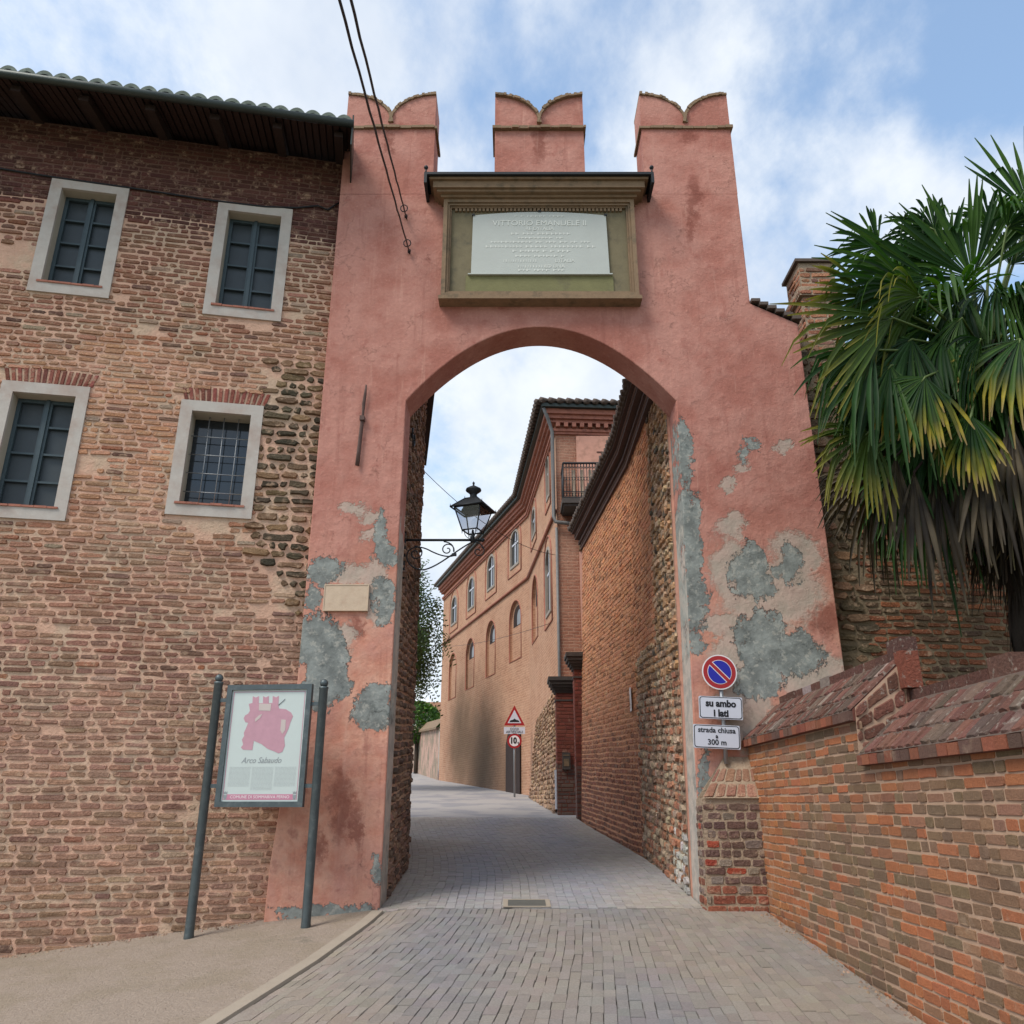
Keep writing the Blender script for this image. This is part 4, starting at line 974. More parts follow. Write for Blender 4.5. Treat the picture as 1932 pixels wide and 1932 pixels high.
# path runs from right to left, its left normal would point away from the street: flip
_seg = (P4[1] - P4[0]).normalized(); FL = 1 if V((-_seg.y, _seg.x, 0)).y < 0 else -1
mb = MB()
for off, z0, z1 in ((.06, 9.55, 9.62), (.10, 9.621, 9.70), (.14, 9.86, 9.95), (.22, 9.951, 10.06), (.30, 10.061, 10.2)): sweep2(mb, off * FL, z0, z1)
cc = mb.build('cornice', M_redcorn, bb)
mb = MB()
for i in range(26): x = 1.2 + i * .22; yy = 20.5 + (x - 1.19) * .4 / 5.81; mb.box((x, yy - .20, 9.72), (x + .11, yy + .05, 9.85))
mb.build('dentils', M_redcorn, cc)
mb = MB(); sweep2(mb, .42 * FL, 10.201, 10.30, .2); mb.build('gutter', M_gutter, cc)
mb = MB(); c0 = V((3.5, 30, 0)); rr = random.Random(3)
q = [P4[0] + V((0, -.5, 0)), PA + V((-.5, -.5, 0)), PB + V((-.5, 0, 0)), PC + V((-.5, .2, 0))]
rid = [V((7, 25, 12.0)), V((4.0, 25, 12.0)), V((3.4, 30, 12.2)), V((.2, 42, 12.2))]
for i in range(3):
    A, B = V((q[i].x, q[i].y, 10.34)), V((q[i + 1].x, q[i + 1].y, 10.34)); A2, B2 = rid[i], rid[i + 1]
    mb.add([A, B, B2, A2], [(0, 3, 2, 1), (0, 1, 2, 3)][:1]); L = (B - A).length; n_ = int(L / .24)
    for k in range(n_):
        s_ = (k + .5) / n_; a = A.lerp(B, s_); b = A2.lerp(B2, s_); mb.tube([a + (a - b).normalized() * .04 + V((0, 0, .02)), a.lerp(b, .5) + V((0, 0, .02))], .085, 6)
mb.build('roof', M_tilered, bb)
# balcony on the end wall
bal = []
bx0, bx1, by, bz = 1.28, 3.6, 19.65, 7.25
mb = MB(); mb.box((bx0, by, bz), (bx1, 20.52, bz + .13)); mb.box((bx0 + .05, by + .05, bz - .06), (bx1 - .05, 20.52, bz - .001)); B0 = mb.build('balcony', M_capst, bb)
mb = MB()
for x in (1.75, 3.1):
    mb = MB(); mb.prism([(0, 0), (0, -1.0), (.10, -.95), (.12, -.5), (.35, -.12), (.8, 0)], frameM((x, 20.5, bz - .062), (0, -1, 0), (0, 0, 1)), .18); mb.build('bracket', M_stone, B0)
mb = MB(); zt = bz + 1.12
for (A, B) in (((bx0 + .05, by + .05), (bx1, by + .05)), ((bx0 + .05, by + .05), (bx0 + .05, 20.5))):
    A = V((*A, 0)); B = V((*B, 0)); L = (B - A).length; d = (B - A) / L
    for z, r_ in ((zt, .025), (zt - .14, .012), (bz + .32, .012), (bz + .16, .018)): mb.tube([A + V((0, 0, z)), B + V((0, 0, z))], r_, 6)
    n_ = int(L / .075)
    for i in range(n_ + 1):
        p = A + d * (L * i / n_); mb.tube([p + V((0, 0, zt)), p + V((0, 0, bz + .13))], .009, 5)
        if i < n_:
            for zc_ in (zt - .07, bz + .24, bz + .68): mb.tube([p + d * .0375 + d * .034 * cos(t_) + V((0, 0, zc_ + .05 * sin(t_))) for t_ in [2 * pi * j / 8 for j in range(9)]], .007, 4, cap=False)
mb.build('railing', M_iron, B0)
mb = MB()
for i in range(9): mb.box((1.55 + i * .22, by + .12, bz + .16), (1.63 + i * .22, by + .16, zt - .16))
mb.build('balusters', M_creamst, B0)
# blind window frame lines on the end wall, pink plaster field
mb = MB(); mb.box((1.75, 20.47, 3.9), (4.2, 20.50 + .02, 9.5)); mb.build('plaster_field', M_pinkst, bb)
mb = MB(); mb.box((2.42, 20.455, 7.6), (2.45, 20.4695, 9.0)); mb.box((2.3, 20.455, 9.0), (3.9, 20.4695, 9.03)); mb.build('blind_door', M_corn, bb)
# rain pipes
mb = MB(); a_ = ray(1030, 765)
def pp(x, y, Y): return onY(x, y, Y)
mb.tube([V((.86, 20.15, 10.2)), V((.98, 20.3, 9.95)), V((1.10, 20.42, 9.6)), V((1.10, 20.42, 7.15)), V((1.14, 20.36, 6.98)), V((1.35, 20.36, 6.95)), V((2.3, 20.4, 6.85))], .05, 8)
mb.build('rain_pipe', M_pipe, bb)
mb = MB(); mb.tube([V((1.17, 20.46, 6.85)), V((1.17, 20.46, -.4))], .035, 8); mb.build('rain_pipe', M_pipe, bb)
# battered rubble base in front of the facade
rb = thing('rubble_buttress', 'battered pale rubble stone base between road signs and far brick pillar', 'buttress', (.9, 23, g(.9, 23)))
mb = MB(); colr = lambda p, rr: cj((.42, .27, .17) if rr.random() < .7 else (.24, .15, .10), rr, .3)
masonry(mb, [(.50, 26.5, -.3), (.98, 20.0, -.5), (1.08, 20.4, 2.75), (.72, 24.0, 2.3)], .13, (.16, .24), .03, .04, colr, jit=.02, rnd=.03, wav=.04, seed=51)
mb.build('rubble', [M_brick, M_mortarn], rb, True)
# dark doorway niche at the foot of the facade, behind the sign
A, B = PB, PC; d = (B - A).normalized(); nrm = V((-d.y, d.x, 0)); s0 = onseg(957, 1480, PB, PC)[0]; s1 = onseg(984, 1480, PB, PC)[0]; s0, s1 = min(s0, s1), max(s0, s1); zg = 0.25
mb = MB(); Md = frameM(A + nrm * .03, d, (0, 0, 1)); mb.prism([(s0, zg - .2), (s1, zg - .2), (s1, zg + 1.7), (lerp(s0, s1, .8), zg + 2.2), (s0, zg + 2.1)], Md, .03); mb.build('service_door', M_wood, bb)

# far wall, shrub, roofs, tree
fw = thing('garden_wall', 'weathered pinkish plaster wall with sloping coping beyond the orange building', 'wall', (-5, 48, g(-5, 48)))
mb = MB(); A, B = V((-3.45, 40.1, 0)), V((-7.5, 60, 0)); vs = []; K = 24
for i in range(K + 1):
    p = A.lerp(B, i / K); z0 = g(p.x, p.y) - .2; vs += [V((p.x, p.y, z0)), V((p.x, p.y, z0 + 2.6))]
mb.add(vs, [(2 * i, 2 * i + 1, 2 * i + 3, 2 * i + 2) for i in range(K)]); mb.build('wall_face', mat('pink_weathered', (.50, .31, .24), rough=.95, var=.35, vs=3, bump=.8, bs=4, bdist=.1, dirt=((.24, .20, .14), 1.2, .42, .6, .9)), fw)
mb = MB()
for i in range(K):
    p, q = A.lerp(B, i / K), A.lerp(B, (i + 1) / K); zp, zq = g(p.x, p.y) + 2.4, g(q.x, q.y) + 2.4; o_ = V((-.15, 0, 0))
    mb.add([V((p.x, p.y, zp)) + o_, V((q.x, q.y, zq)) + o_, V((q.x + .3, q.y, zq + .45)), V((p.x + .3, p.y, zp + .45)), V((p.x, p.y, zp - .1)) + o_, V((q.x, q.y, zq - .1)) + o_], [(0, 1, 2, 3), (4, 5, 1, 0), (3, 2, 1, 0)][:2])
mb.build('coping', M_stone, fw)
def leafmass(mb, c, r, n, size, rr, cols, squash=(1, 1, 1), shell=.5, droop=0):
    for _ in range(n):
        d = V((rr.gauss(0, 1), rr.gauss(0, 1), rr.gauss(0, 1))).normalized(); q = r * (shell + (1 - shell) * rr.random())
        p = c + V((d.x * squash[0], d.y * squash[1], d.z * squash[2])) * q
        a = V((rr.gauss(0, 1), rr.gauss(0, 1), rr.gauss(0, .6) - droop)).normalized(); b = a.orthogonal().normalized(); b = (b * cos(rr.random() * 6) + a.cross(b) * sin(rr.random() * 6)).normalized()
        s = size * rr.uniform(.6, 1.3); cc_ = cj(rr.choice(cols), rr, .25)
        mb.add([p - a * s, p + b * s * .35, p + a * s, p - b * s * .35], [(0, 1, 2, 3)], cc_)
sh = thing('shrub', 'round bright green shrub showing above the far pinkish wall', 'shrub', (-5.3, 47, 2.0))
mb = MB(); rr = random.Random(6); leafmass(mb, V((-5.6, 50, 4.6)), 1.45, 3500, .14, rr, [(.05, .12, .02), (.03, .075, .015), (.10, .20, .03)], (1, 1, .85), .75); mb.build('foliage', M_leaf, sh, True)
mb = MB(); mb.tube([(-5.6, 50, 1.5), (-5.6, 50, 3.8)], .12); mb.build('stem', M_bark, sh)
hs_ = thing('far_house', 'distant pale house with low orange roof behind the green shrub', 'house', (-4, 90, 3))
mb = MB(); mb.box((-12, 90, 2.0), (4, 96, 9.3)); mb.build('wall', M_white, hs_)
mb = MB(); mb.prism([(-12.6, 9.3), (4.6, 9.3), (4.6, 10.3), (-12.6, 10.3)], Matrix.Translation((0, 89.4, 0)), 7.5); mb.build('roof', mat('orange_roof', (.42, .22, .14), var=.2, vs=1), hs_)
mb = MB(); mb.box((-6.1, 89.97, 6), (-5.3, 89.995, 7.4)); mb.build('window', M_glass, hs_)
tr = thing('acacia_tree', 'feathery green tree hanging over the street left of the orange building', 'tree', (-6.0, 30, g(-6, 30)))
mb = MB(); T0 = V((-6.0, 30, g(-6, 30) - .1)); top_ = V((-5.2, 30, 5.5)); mb.tube([T0, V((-5.9, 30, 3)), top_], [.25, .2, .12]); rr = random.Random(12); lf = MB()
tips = []
for i in range(60):
    e = V((-5.2 + (rr.uniform(.6, 3.1) if i % 3 else rr.uniform(-2.6, 1)), 30 + rr.uniform(-2.5, 2.0), rr.uniform(4.3, 8.9)))
    e.x = min(e.x, -2.72 + .25 * sin(e.z * 2.2) - abs(e.z - 6.0) * .28)
    s = V((-5.9, 30, 3)).lerp(top_, rr.random()); m_ = s.lerp(e, .55) + V((0, 0, .7)); mb.tube([s, m_, e], [.06, .035, .012], 5); tips.append((s, m_, e))
mb.build('trunk', M_bark, tr)
for (s, m_, e) in tips:
    for _ in range(16):
        q = rr.uniform(.25, 1.0); p = m_.lerp(e, q) if rr.random() < .75 else s.lerp(m_, .5 + q * .5)
        p = p + V((rr.gauss(0, .28), rr.gauss(0, .28), rr.gauss(0, .22))); dr = V((rr.gauss(0, 1), rr.gauss(0, 1), -.5 - rr.random())).normalized()
        for k in range(16):                    # drooping pinnate twig
            pp_ = p + dr * k * .045 + V((0, 0, -.0022 * k * k)); sd_ = dr.orthogonal().normalized() * (1 if k % 2 else -1)
            l = .20 * rr.uniform(.7, 1.2); a = (sd_ + dr * .4).normalized(); b = a.cross(dr).normalized()
            lf.add([pp_, pp_ + a * l * .5 + dr * .034, pp_ + a * l, pp_ + a * l * .5 - dr * .034], [(0, 1, 2, 3)], cj(rr.choice([(.035, .07, .02), (.02, .042, .014), (.06, .105, .025)]), rr, .3))
lf.build('crown', M_leaf, tr, True)

# road signs in the street
sp = onY(972, 1496, 26.5); zg = g(sp.x, 26.5); SX = sp.x - .02; SY = 26.5
rs = thing('road_sign', 'pole with triangular hump warning, small text plate and round ten limit sign', 'road sign', (SX, SY, zg))
Ms = frameM((SX, SY - .05, 0), (1, 0, 0), (0, 0, 1)); kpx = 29 / 1550 / 1.03
def zz2(y, Y=26.5): return ray(972, y)[1] * Y
mb = MB(); mb.tube([(SX, SY, zg - .1), (SX, SY, zz2(1340))], .03, 8); mb.build('pole', M_zinc, rs)
def sign_shape(poly, y, M, m, name, par, d=.004):
    mb = MB(); mb.prism(poly, M @ Matrix.Translation((0, y, 0)), d); return mb.build(name, m, par)
zt, zb3 = zz2(1331), zz2(1369); w = .325; zc_ = (zt + zb3 * 2) / 3
def tri(k): return [(-w * k, zc_ + (zb3 - zc_) * k), (w * k, zc_ + (zb3 - zc_) * k), (0, zc_ + (zt - zc_) * k)]
t1_ = sign_shape(tri(1), 0, Ms, M_signr, 'warning_triangle', rs, .01); sign_shape(tri(.66), -.004, Ms, M_signw, 'panel', t1_)
hb = zc_ + (zb3 - zc_) * .5; sign_shape([(-.16, hb), (.16, hb), (.13, hb + .05), (.05, hb + .07), (0, hb + .11), (-.05, hb + .07), (-.13, hb + .05)], -.008, Ms, M_black, 'hump_symbol', t1_, .003)
za, zb4 = zz2(1372), zz2(1385); t2_ = sign_shape([(-.33, zb4), (.33, zb4), (.33, za), (-.33, za)], 0, Ms, M_signw, 'text_plate', rs, .01)
mb = MB(); put_text(mb, 'DOSSI', .10, Ms, 0, lerp(zb4, za, .70), y=-.003); put_text(mb, 'ARTIFICIALI', .10, Ms, 0, lerp(zb4, za, .28), y=-.003, bold=.001); mb.build('lettering', M_black, t2_)
zc2 = zz2(1398); r0 = .225
def disc(r, n=32, cx=0, cz=0): return [(cx + r * cos(2 * pi * i / n), cz + r * sin(2 * pi * i / n)) for i in range(n)]
t3_ = sign_shape(disc(r0, cz=zc2), 0, Ms, M_signr, 'limit_disc', rs, .01); sign_shape(disc(r0 * .72, cz=zc2), -.004, Ms, M_signwb, 'panel', t3_)
mb = MB(); put_text(mb, '10', .25, Ms, -.035, zc2, y=-.008, bold=.012, sx=.85); put_text(mb, 't', .12, Ms, .115, zc2 - .06, y=-.008, bold=.004); mb.build('lettering', M_black, t3_)

# =================================================================== RIGHT SIDE
rw = thing('old_brick_wall', 'weathered brown brick and rubble wall behind palm, right of the pink gate', 'wall', (5, 9.9, g(5, 9.9)))
def isrub(x, z): return x < 4.32 + .1 * noise.noise(V((x * 3, z * 3, 1))) or (z < .75 + .12 * noise.noise(V((x * 2, z, 7))) and x > 4.6) or z > 3.4 and x < 4.6
def col_r1(p, rr):
    c = (.21, .075, .035) if rr.random() < .6 else (.11, .065, .038)
    if p.z < 1.6 and p.x < 5: c = (.34, .085, .04) if rr.random() < .6 else c
    return cj(c, rr, .3)
qr = [(3.86, 9.85, -.9), (10.5, 9.85, -.9), (10.5, 9.85, 5.6), (3.86, 9.85, 6.0)]
mb = MB()
masonry(mb, qr, .088, (.13, .2, .27), .020, .020, col_r1, skip=lambda s, t_, p: isrub(p.x, p.z), jit=.008, rnd=.016, wav=.02, seed=61)
masonry(mb, qr, .13, (.13, .2, .3), .035, .04, lambda p, rr: cj((.12, .085, .05) if rr.random() < .55 else (.26, .15, .09), rr, .35), skip=lambda s, t_, p: not isrub(p.x, p.z), jit=.02, rnd=.03, wav=.03, bed=False, seed=62)
mb.build('brickwork', [M_brick, mat('dark_mortar', (.22, .165, .105), rough=.95, var=.3, vs=8, bump=.9, bs=22, bdist=.03)], rw, True)
mb = MB(); mb.box((3.87, 9.87, -.9), (10.5, 10.4, 5.55)); mb.build('core', M_mortar2, rw)
cp = thing('brick_pier', 'square brick chimney pier with dark cap rising beside gate shoulder, behind palm', 'chimney', (4.3, 10.2, 5.6))
mb = MB(); colc = lambda p, rr: cj((.36, .15, .085) if rr.random() < .8 else (.22, .12, .08), rr, .25)
x0, x1, y0, y1 = 4.08, 4.58, 9.86, 10.38
for z0, z1_, e in ((5.4, 6.72, 0), (6.72, 6.86, .05), (6.86, 7.28, .0)):
    for q in ([(x0 - e, y0 - e, z0), (x1 + e, y0 - e, z0), (x1 + e, y0 - e, z1_), (x0 - e, y0 - e, z1_)], [(x0 - e, y1 + e, z0), (x0 - e, y0 - e, z0), (x0 - e, y0 - e, z1_), (x0 - e, y1 + e, z1_)]):
        masonry(mb, q, .085, (.13, .26), .018, .014, colc, jit=.006, rnd=.012, seed=int(z0 * 7))
    mb.box((x0 - e + .002, y0 - e + .002, z0), (x1 + e, y1 + e, z1_ - .001), mi=1)
mb.build('shaft', [M_brick, M_mortar2], cp, True)
mb = MB(); mb.box((x0 - .05, y0 - .05, 7.285), (x1 + .05, y1 + .05, 7.33)); mb.build('cap', M_tilered, cp)

# garden wall in the foreground
gw_ = thing('boundary_wall', 'new brick garden wall with sloping brick coping along right edge of road', 'wall', (2.64, 6, g(2.64, 6)))
def col_new(p, rr):
    og = sstep(7.6, 9.0, p.y + .5 * noise.noise(p * 1.2))
    r_ = rr.random(); thr = .50 - .42 * og + .45 * noise.noise(p * 1.1)
    c = (.180, .110, .064) if r_ < thr else (.34, .122, .052) if r_ < .93 else (.24, .105, .055)
    c = cmix(c, (.36, .15, .062), og * .55 if r_ < .93 else 0)
    if p.y < 8.5 and r_ > thr and r_ < thr + .12: c = (.26, .135, .08)
    return cj(c, rr, .13)
def capwall(y0, y1, ztop, seed, capx=3.07, sec='a'):
    mb = MB()
    zl = lambda y: g(2.64, y) - .08
    if sec == 'a': masonry(mb, [(2.64, 9.56, -2.0), (2.64, -1.2, -2.0), (2.64, -1.2, .67), (2.64, 9.56, .67)], .0735, (.115, .23, .23), .010, .0075, col_new, jit=.0028, rnd=.006, wav=.006, seed=seed, inset=.004, skip=lambda s_, t_, p: (p.y < 6.42 and p.z > .325) or p.z < zl(p.y) - .1, bedskip=lambda p: p.y < 6.42 and p.z > .35)
    if sec == 'a': mb.build('brick_face', [M_newbrick, M_mortarn], gw_, True)
    mb = MB(); rr = random.Random(seed + 1); y = y0
    while y < y1 - .01:                        # projecting header course
        l = min(.125, y1 - y); mb.box((2.575 + rr.uniform(-.006, .006), y + .004, ztop + .004), (2.80, y + l - .004, ztop + .075 + rr.uniform(-.004, .004)), col=cj((.22, .070, .038) if rr.random() < .5 else (.115, .062, .045), rr, .25)); y += l
    mb.build('header_course', M_newbrick, gw_, True)
    mb = MB()                                  # sloped coping bricks
    zA, zB = ztop + .08, ztop + .50
    masonry(mb, [(2.585, y1, zA), (2.585, y0, zA), (capx, y0, zB), (capx, y1, zB)], .197, (.105, .12), .010, .016, lambda p, rr: cj((.145, .062, .045) if rr.random() < .55 else (.12, .078, .058) if rr.random() < .85 else (.26, .20, .165), rr, .3), jit=.007, rnd=.01, seed=seed + 2)
    mb.build('coping', [M_cope, mat('coping_mortar', (.10, .07, .055), var=.3)], gw_, True)
    mb = MB(); y = y0                          # ridge bricks
    while y < y1 - .01:
        l = min(.26, y1 - y); h = rr.choice((0, 0, 0, 0, 0, .10)); mb.box((capx - .02, y + .004, zB - .02), (capx + .11, y + l - .004, zB + .055 + h * rr.random()), col=cj((.11, .048, .035) if rr.random() < .75 else (.28, .22, .19), rr, .25)); y += l
    mb.build('ridge', M_cope, gw_, True)
    mb = MB(); mb.box((2.655, y0 + .003, -2.2), (capx + .10, y1 - .003, ztop)); mb.prism([(2.60, ztop + .001), (2.60, ztop + .085), (capx, zB - .006), (capx + .1, zB - .012), (capx + .1, ztop + .001)], Matrix.Translation((0, y0 + .003, 0)), y1 - y0 - .006)
    mb.build('core', M_redpil, gw_)
capwall(6.42, 9.56, .60, 71); capwall(-1.2, 6.40, .27, 81, sec='b')
mb = MB(); masonry(mb, [(2.60, 6.415, .34), (3.07, 6.415, .34), (3.07, 6.415, 1.08), (2.62, 6.415, .70)], .085, (.115, .23), .012, .014, lambda p, rr: cj((.15, .062, .042), rr, .35), jit=.005, rnd=.01, seed=77); mb.build('gable_end', [M_cope, M_mortarn], gw_, True)
mb = MB(); mb.box((2.99, 6.33, .84), (3.13, 6.44, 1.12), col=(.19, .055, .032)); mb.build('end_block', M_cope, gw_, True)

# no parking sign and its two plates
ns_ = thing('no_parking_sign', 'round blue and red no parking sign on bracket pole at right pier', 'road sign', (2.37, 9.45, 1.0))
c0 = onY(1357.5, 1268, 9.43); Mn = frameM((c0.x, 9.43, c0.z), (1, 0, -.03), (0.0, 0, 1))
dsc = sign_shape(disc(.198, 48), 0, Mn, M_signwb, 'disc', ns_, .012)
ring = sign_shape(disc(.185, 48), -.0015, Mn, M_signr, 'red_ring', dsc, .001)
sign_shape(disc(.137, 48), -.003, Mn, M_signwb, 'inner_line', dsc, .001)
def halfd(r, off, sg):
    pts = []; 
    for i in range(41):
        a = pi * i / 40; x, z = r * cos(a), r * sin(a)
        if z >= off: pts.append((x, z))
    x0_ = sqrt(r * r - off * off); pts = [(x0_, off)] + [p for p in pts if p[1] > off] + [(-x0_, off)]
    th = radians(-45) + (pi if sg < 0 else 0)
    return [(x * cos(th) - z * sin(th), x * sin(th) + z * cos(th)) for x, z in pts]
for sg in (1, -1): sign_shape(halfd(.131, .028, sg), -.0045, Mn, M_signb, 'blue_field', dsc, .001)
th = radians(-45); bar_ = [(-.150, -.019), (.150, -.019), (.150, .019), (-.150, .019)]
sign_shape([(x * cos(th) - z * sin(th), x * sin(th) + z * cos(th)) for x, z in bar_], -.0052, Mn, M_signr, 'red_bar', dsc, .0005)
mb = MB(); mb.tube([(c0.x + .015, 9.47, c0.z + .1), (c0.x + .0, 9.47, c0.z - 1.0)], .024, 10)
for dz in (0.02, -.45, -.72): mb.box((c0.x - .02, 9.47, c0.z + dz - .015), (c0.x + .04, 9.57, c0.z + dz + .015))
mb.build('pole', M_zinc, ns_)
def rrect(w, h, r, n=6):
    p = []
    for (cx_, cz_, a0) in ((w / 2 - r, h / 2 - r, 0), (-w / 2 + r, h / 2 - r, 90), (-w / 2 + r, -h / 2 + r, 180), (w / 2 - r, -h / 2 + r, 270)):
        for i in range(n + 1): a = radians(a0 + 90 * i / n); p.append((cx_ + r * cos(a), cz_ + r * sin(a)))
    return p
for (cxp, cyp, wd, ht, lines, lab) in ((1360, 1335.5, .485, .247, (('su ambo', .105, .045, 0), ('i lati', .105, -.062, .0)), 'white plate reading su ambo i lati under the no parking disc'),
                                   (1352.5, 1390, .515, .255, (('strada chiusa', .080, .068, 0), ('a', .065, .004, 0), ('300 m', .083, -.062, 0)), 'white plate reading strada chiusa a 300 m, lowest on right pier')):
    c = onY(cxp, cyp, 9.43); Mq = frameM((c.x, 9.43, c.z), (1, 0, -.045), (0.0, 0, 1))
    mb = MB(); mb.prism(rrect(wd, ht, .012, 3), Mq, .022); pt = mb.build('text_sign', M_signw); tag(pt, lab, 'road sign')
    sign_shape(rrect(wd - .012, ht - .012, .03), -.0012, Mq, M_black, 'border', pt, .001); sign_shape(rrect(wd - .03, ht - .03, .024), -.0026, Mq, M_signw, 'face', pt, .001)
    mb = MB()
    for (s, sz, dz, dx) in lines: put_text(mb, s, sz, Mq, dx, dz, y=-.0045, ext=.0008, bold=.0045 if sz > .1 else .0018, sx=.95 if sz > .1 else 1.0)
    mb.build('lettering', M_black, pt)

# =================================================================== INFORMATION BOARD
A = V((-3.235, 9.17, 0)); B = V((-2.045, 9.05, 0)); d = (B - A).normalized(); ib_ = thing('information_board', 'framed tourist panel with pink arch drawing between two dark steel posts', 'information board', ((A.x + B.x) / 2, 9.1, g(-2.6, 9.1)))
for P_, zt in ((A, 1.27), (B, 1.20)):
    mb = MB(); z0 = g(P_.x, P_.y); rr = random.Random(1)
    mb.lathe([(.049, z0 - .1), (.049, z0 + .02), (.047, z0 + .05), (.046, zt - .02), (.050, zt - .015), (.050, zt + .005), (.03, zt + .008)], Matrix.Translation((P_.x, P_.y, 0)), 18)
    po = mb.build('post', M_pole, ib_)
    mb = MB(); mb.lathe([(.018, zt + .005), (.04, zt + .02), (.046, zt + .045), (.038, zt + .07), (.02, zt + .085), (.001, zt + .09)], Matrix.Translation((P_.x, P_.y, 0)), 16); mb.build('ball_cap', M_pole, po)
Mb = frameM(A.lerp(B, .5) + V((.0, 0, .605)), d, (0, 0, 1)); BW, BH = .95, 1.26
mb = MB(); x0, x1, z0, z1_ = -BW / 2, BW / 2, -BH / 2, BH / 2
framebars(mb, x0, z0, x1, z1_, .055, -.035, .03); mb.box((x0 + .05, .0, z0 + .05), (x1 - .05, .028, z1_ - .05))
mb.v = [tuple(Mb @ V(v)) for v in mb.v]; fr = mb.build('frame', M_pole, ib_)
for (sx_, zz__) in ((-1, .47), (-1, -.42), (1, .42), (1, -.42)):
    mb = MB(); mb.box((min(sx_ * BW / 2, sx_ * (BW / 2 + .09)), -.01, zz__ - .02), (max(sx_ * BW / 2, sx_ * (BW / 2 + .09)), .01, zz__ + .02), Mb); mb.build('bracket', M_pole, ib_)
PW, PH = BW - .11, BH - .11
mb = MB(); mb.box((-PW / 2, -.012, -PH / 2), (PW / 2, -.001, PH / 2), Mb); ps = mb.build('poster', M_paper, ib_)
def cr(x, y):                                  # traced from the drawing: -> panel coordinates
    t_ = (y - 262) / 1443.0; xl = lerp(235, 62, t_); xr = lerp(1240, 1110, t_); return ((x - xl) / (xr - xl) - .5) * PW, (.5 - t_) * PH
sil = [(505, 345), (545, 365), (590, 345), (585, 440), (640, 440), (645, 345), (680, 365), (722, 345), (720, 440), (770, 440), (775, 345), (820, 365), (857, 345), (850, 480), (860, 515), (950, 525), (1020, 570), (1045, 620), (1010, 700), (980, 790), (950, 850), (925, 900), (935, 1000), (900, 1080), (850, 1100), (780, 1070), (700, 1040), (620, 980), (515, 935), (495, 1055), (370, 1050), (340, 1020), (370, 985), (355, 920), (385, 870), (380, 830), (410, 770), (440, 700), (400, 690), (380, 640), (400, 600), (440, 580), (465, 540), (450, 450), (500, 435)]
mb = MB(); mb.prism([cr(*p) for p in sil], Mb @ Matrix.Translation((0, -.0142, 0)), .002); mb.build('arch_drawing', M_pink, ps)
mb = MB(); mb.prism([cr(*p) for p in ((590, 448), (755, 452), (742, 545), (588, 538))], Mb @ Matrix.Translation((0, -.0162, 0)), .0015); mb.prism([cr(*p) for p in ((535, 650), (590, 600), (632, 585), (600, 640), (535, 690))], Mb @ Matrix.Translation((0, -.0162, 0)), .0015); mb.prism([cr(*p) for p in ((890, 660), (950, 665), (940, 800), (900, 850), (875, 800))], Mb @ Matrix.Translation((0, -.0162, 0)), .0015); mb.build('drawing_detail', M_ptan, ps)
mb = MB(); put_text(mb, 'Arco Sabaudo', .085, Mb, -.02, cr(0, 1190)[1], y=-.0135, shear=.35, ext=.0005, sx=.9); mb.tube([Mb @ V((cr(850, 470)[0], -.015, cr(850, 470)[1])), Mb @ V((cr(940, 390)[0], -.015, cr(940, 390)[1]))], .004, 5); mb.build('title', M_pgrey, ps)
mb = MB(); rr = random.Random(5)
for c_i, (xa, xb) in enumerate(((-.36, -.13), (-.11, .12), (.14, .37))):
    for k in range(19 if c_i == 1 else 16):
        z = cr(0, 1275)[1] - k * .0125; x = xa
        while x < xb: l = rr.uniform(.01, .04); mb.box((x, -.0132, z - .0028), (min(x + l, xb), -.0122, z + .0028), Mb); x += l + .006
mb.build('text_columns', M_ptext, ps)
zb5 = cr(0, 1650)[1]
mb = MB(); mb.box((-PW / 2 + .06, -.0135, zb5 - .028), (PW / 2 - .06, -.0122, zb5 + .028), Mb)
bdr = (PW / 2 - .018, PH / 2 - .018)
mb2 = MB(); framebars(mb2, -bdr[0], -bdr[1] + .0, bdr[0], bdr[1], .006, -.0132, -.0121); mb.add([Mb @ V(v) for v in mb2.v], mb2.f)
mb.build('pink_band', M_pinkband, ps)
mb = MB(); put_text(mb, 'COMUNE DI SOMMARIVA PERNO', .043, Mb, 0, zb5, y=-.0142, ext=.0003); mb.build('band_lettering', M_signwb, ps)
for sx_ in (-1, 1):
    mb = MB(); x = sx_ * (PW / 2 - .045); mb.prism([(x - .02, zb5 + .02), (x - .016, zb5 - .012), (x, zb5 - .03), (x + .016, zb5 - .012), (x + .02, zb5 + .02)], Mb @ Matrix.Translation((0, -.0142, 0)), .001)
    mb.prism([(x - .018, zb5 + .03), (x + .018, zb5 + .03), (x + .02, zb5 + .058), (x + .008, zb5 + .045), (x, zb5 + .06), (x - .008, zb5 + .045), (x - .02, zb5 + .058)], Mb @ Matrix.Translation((0, -.0142, 0)), .001); mb.build('crest', M_pgrey, ps)

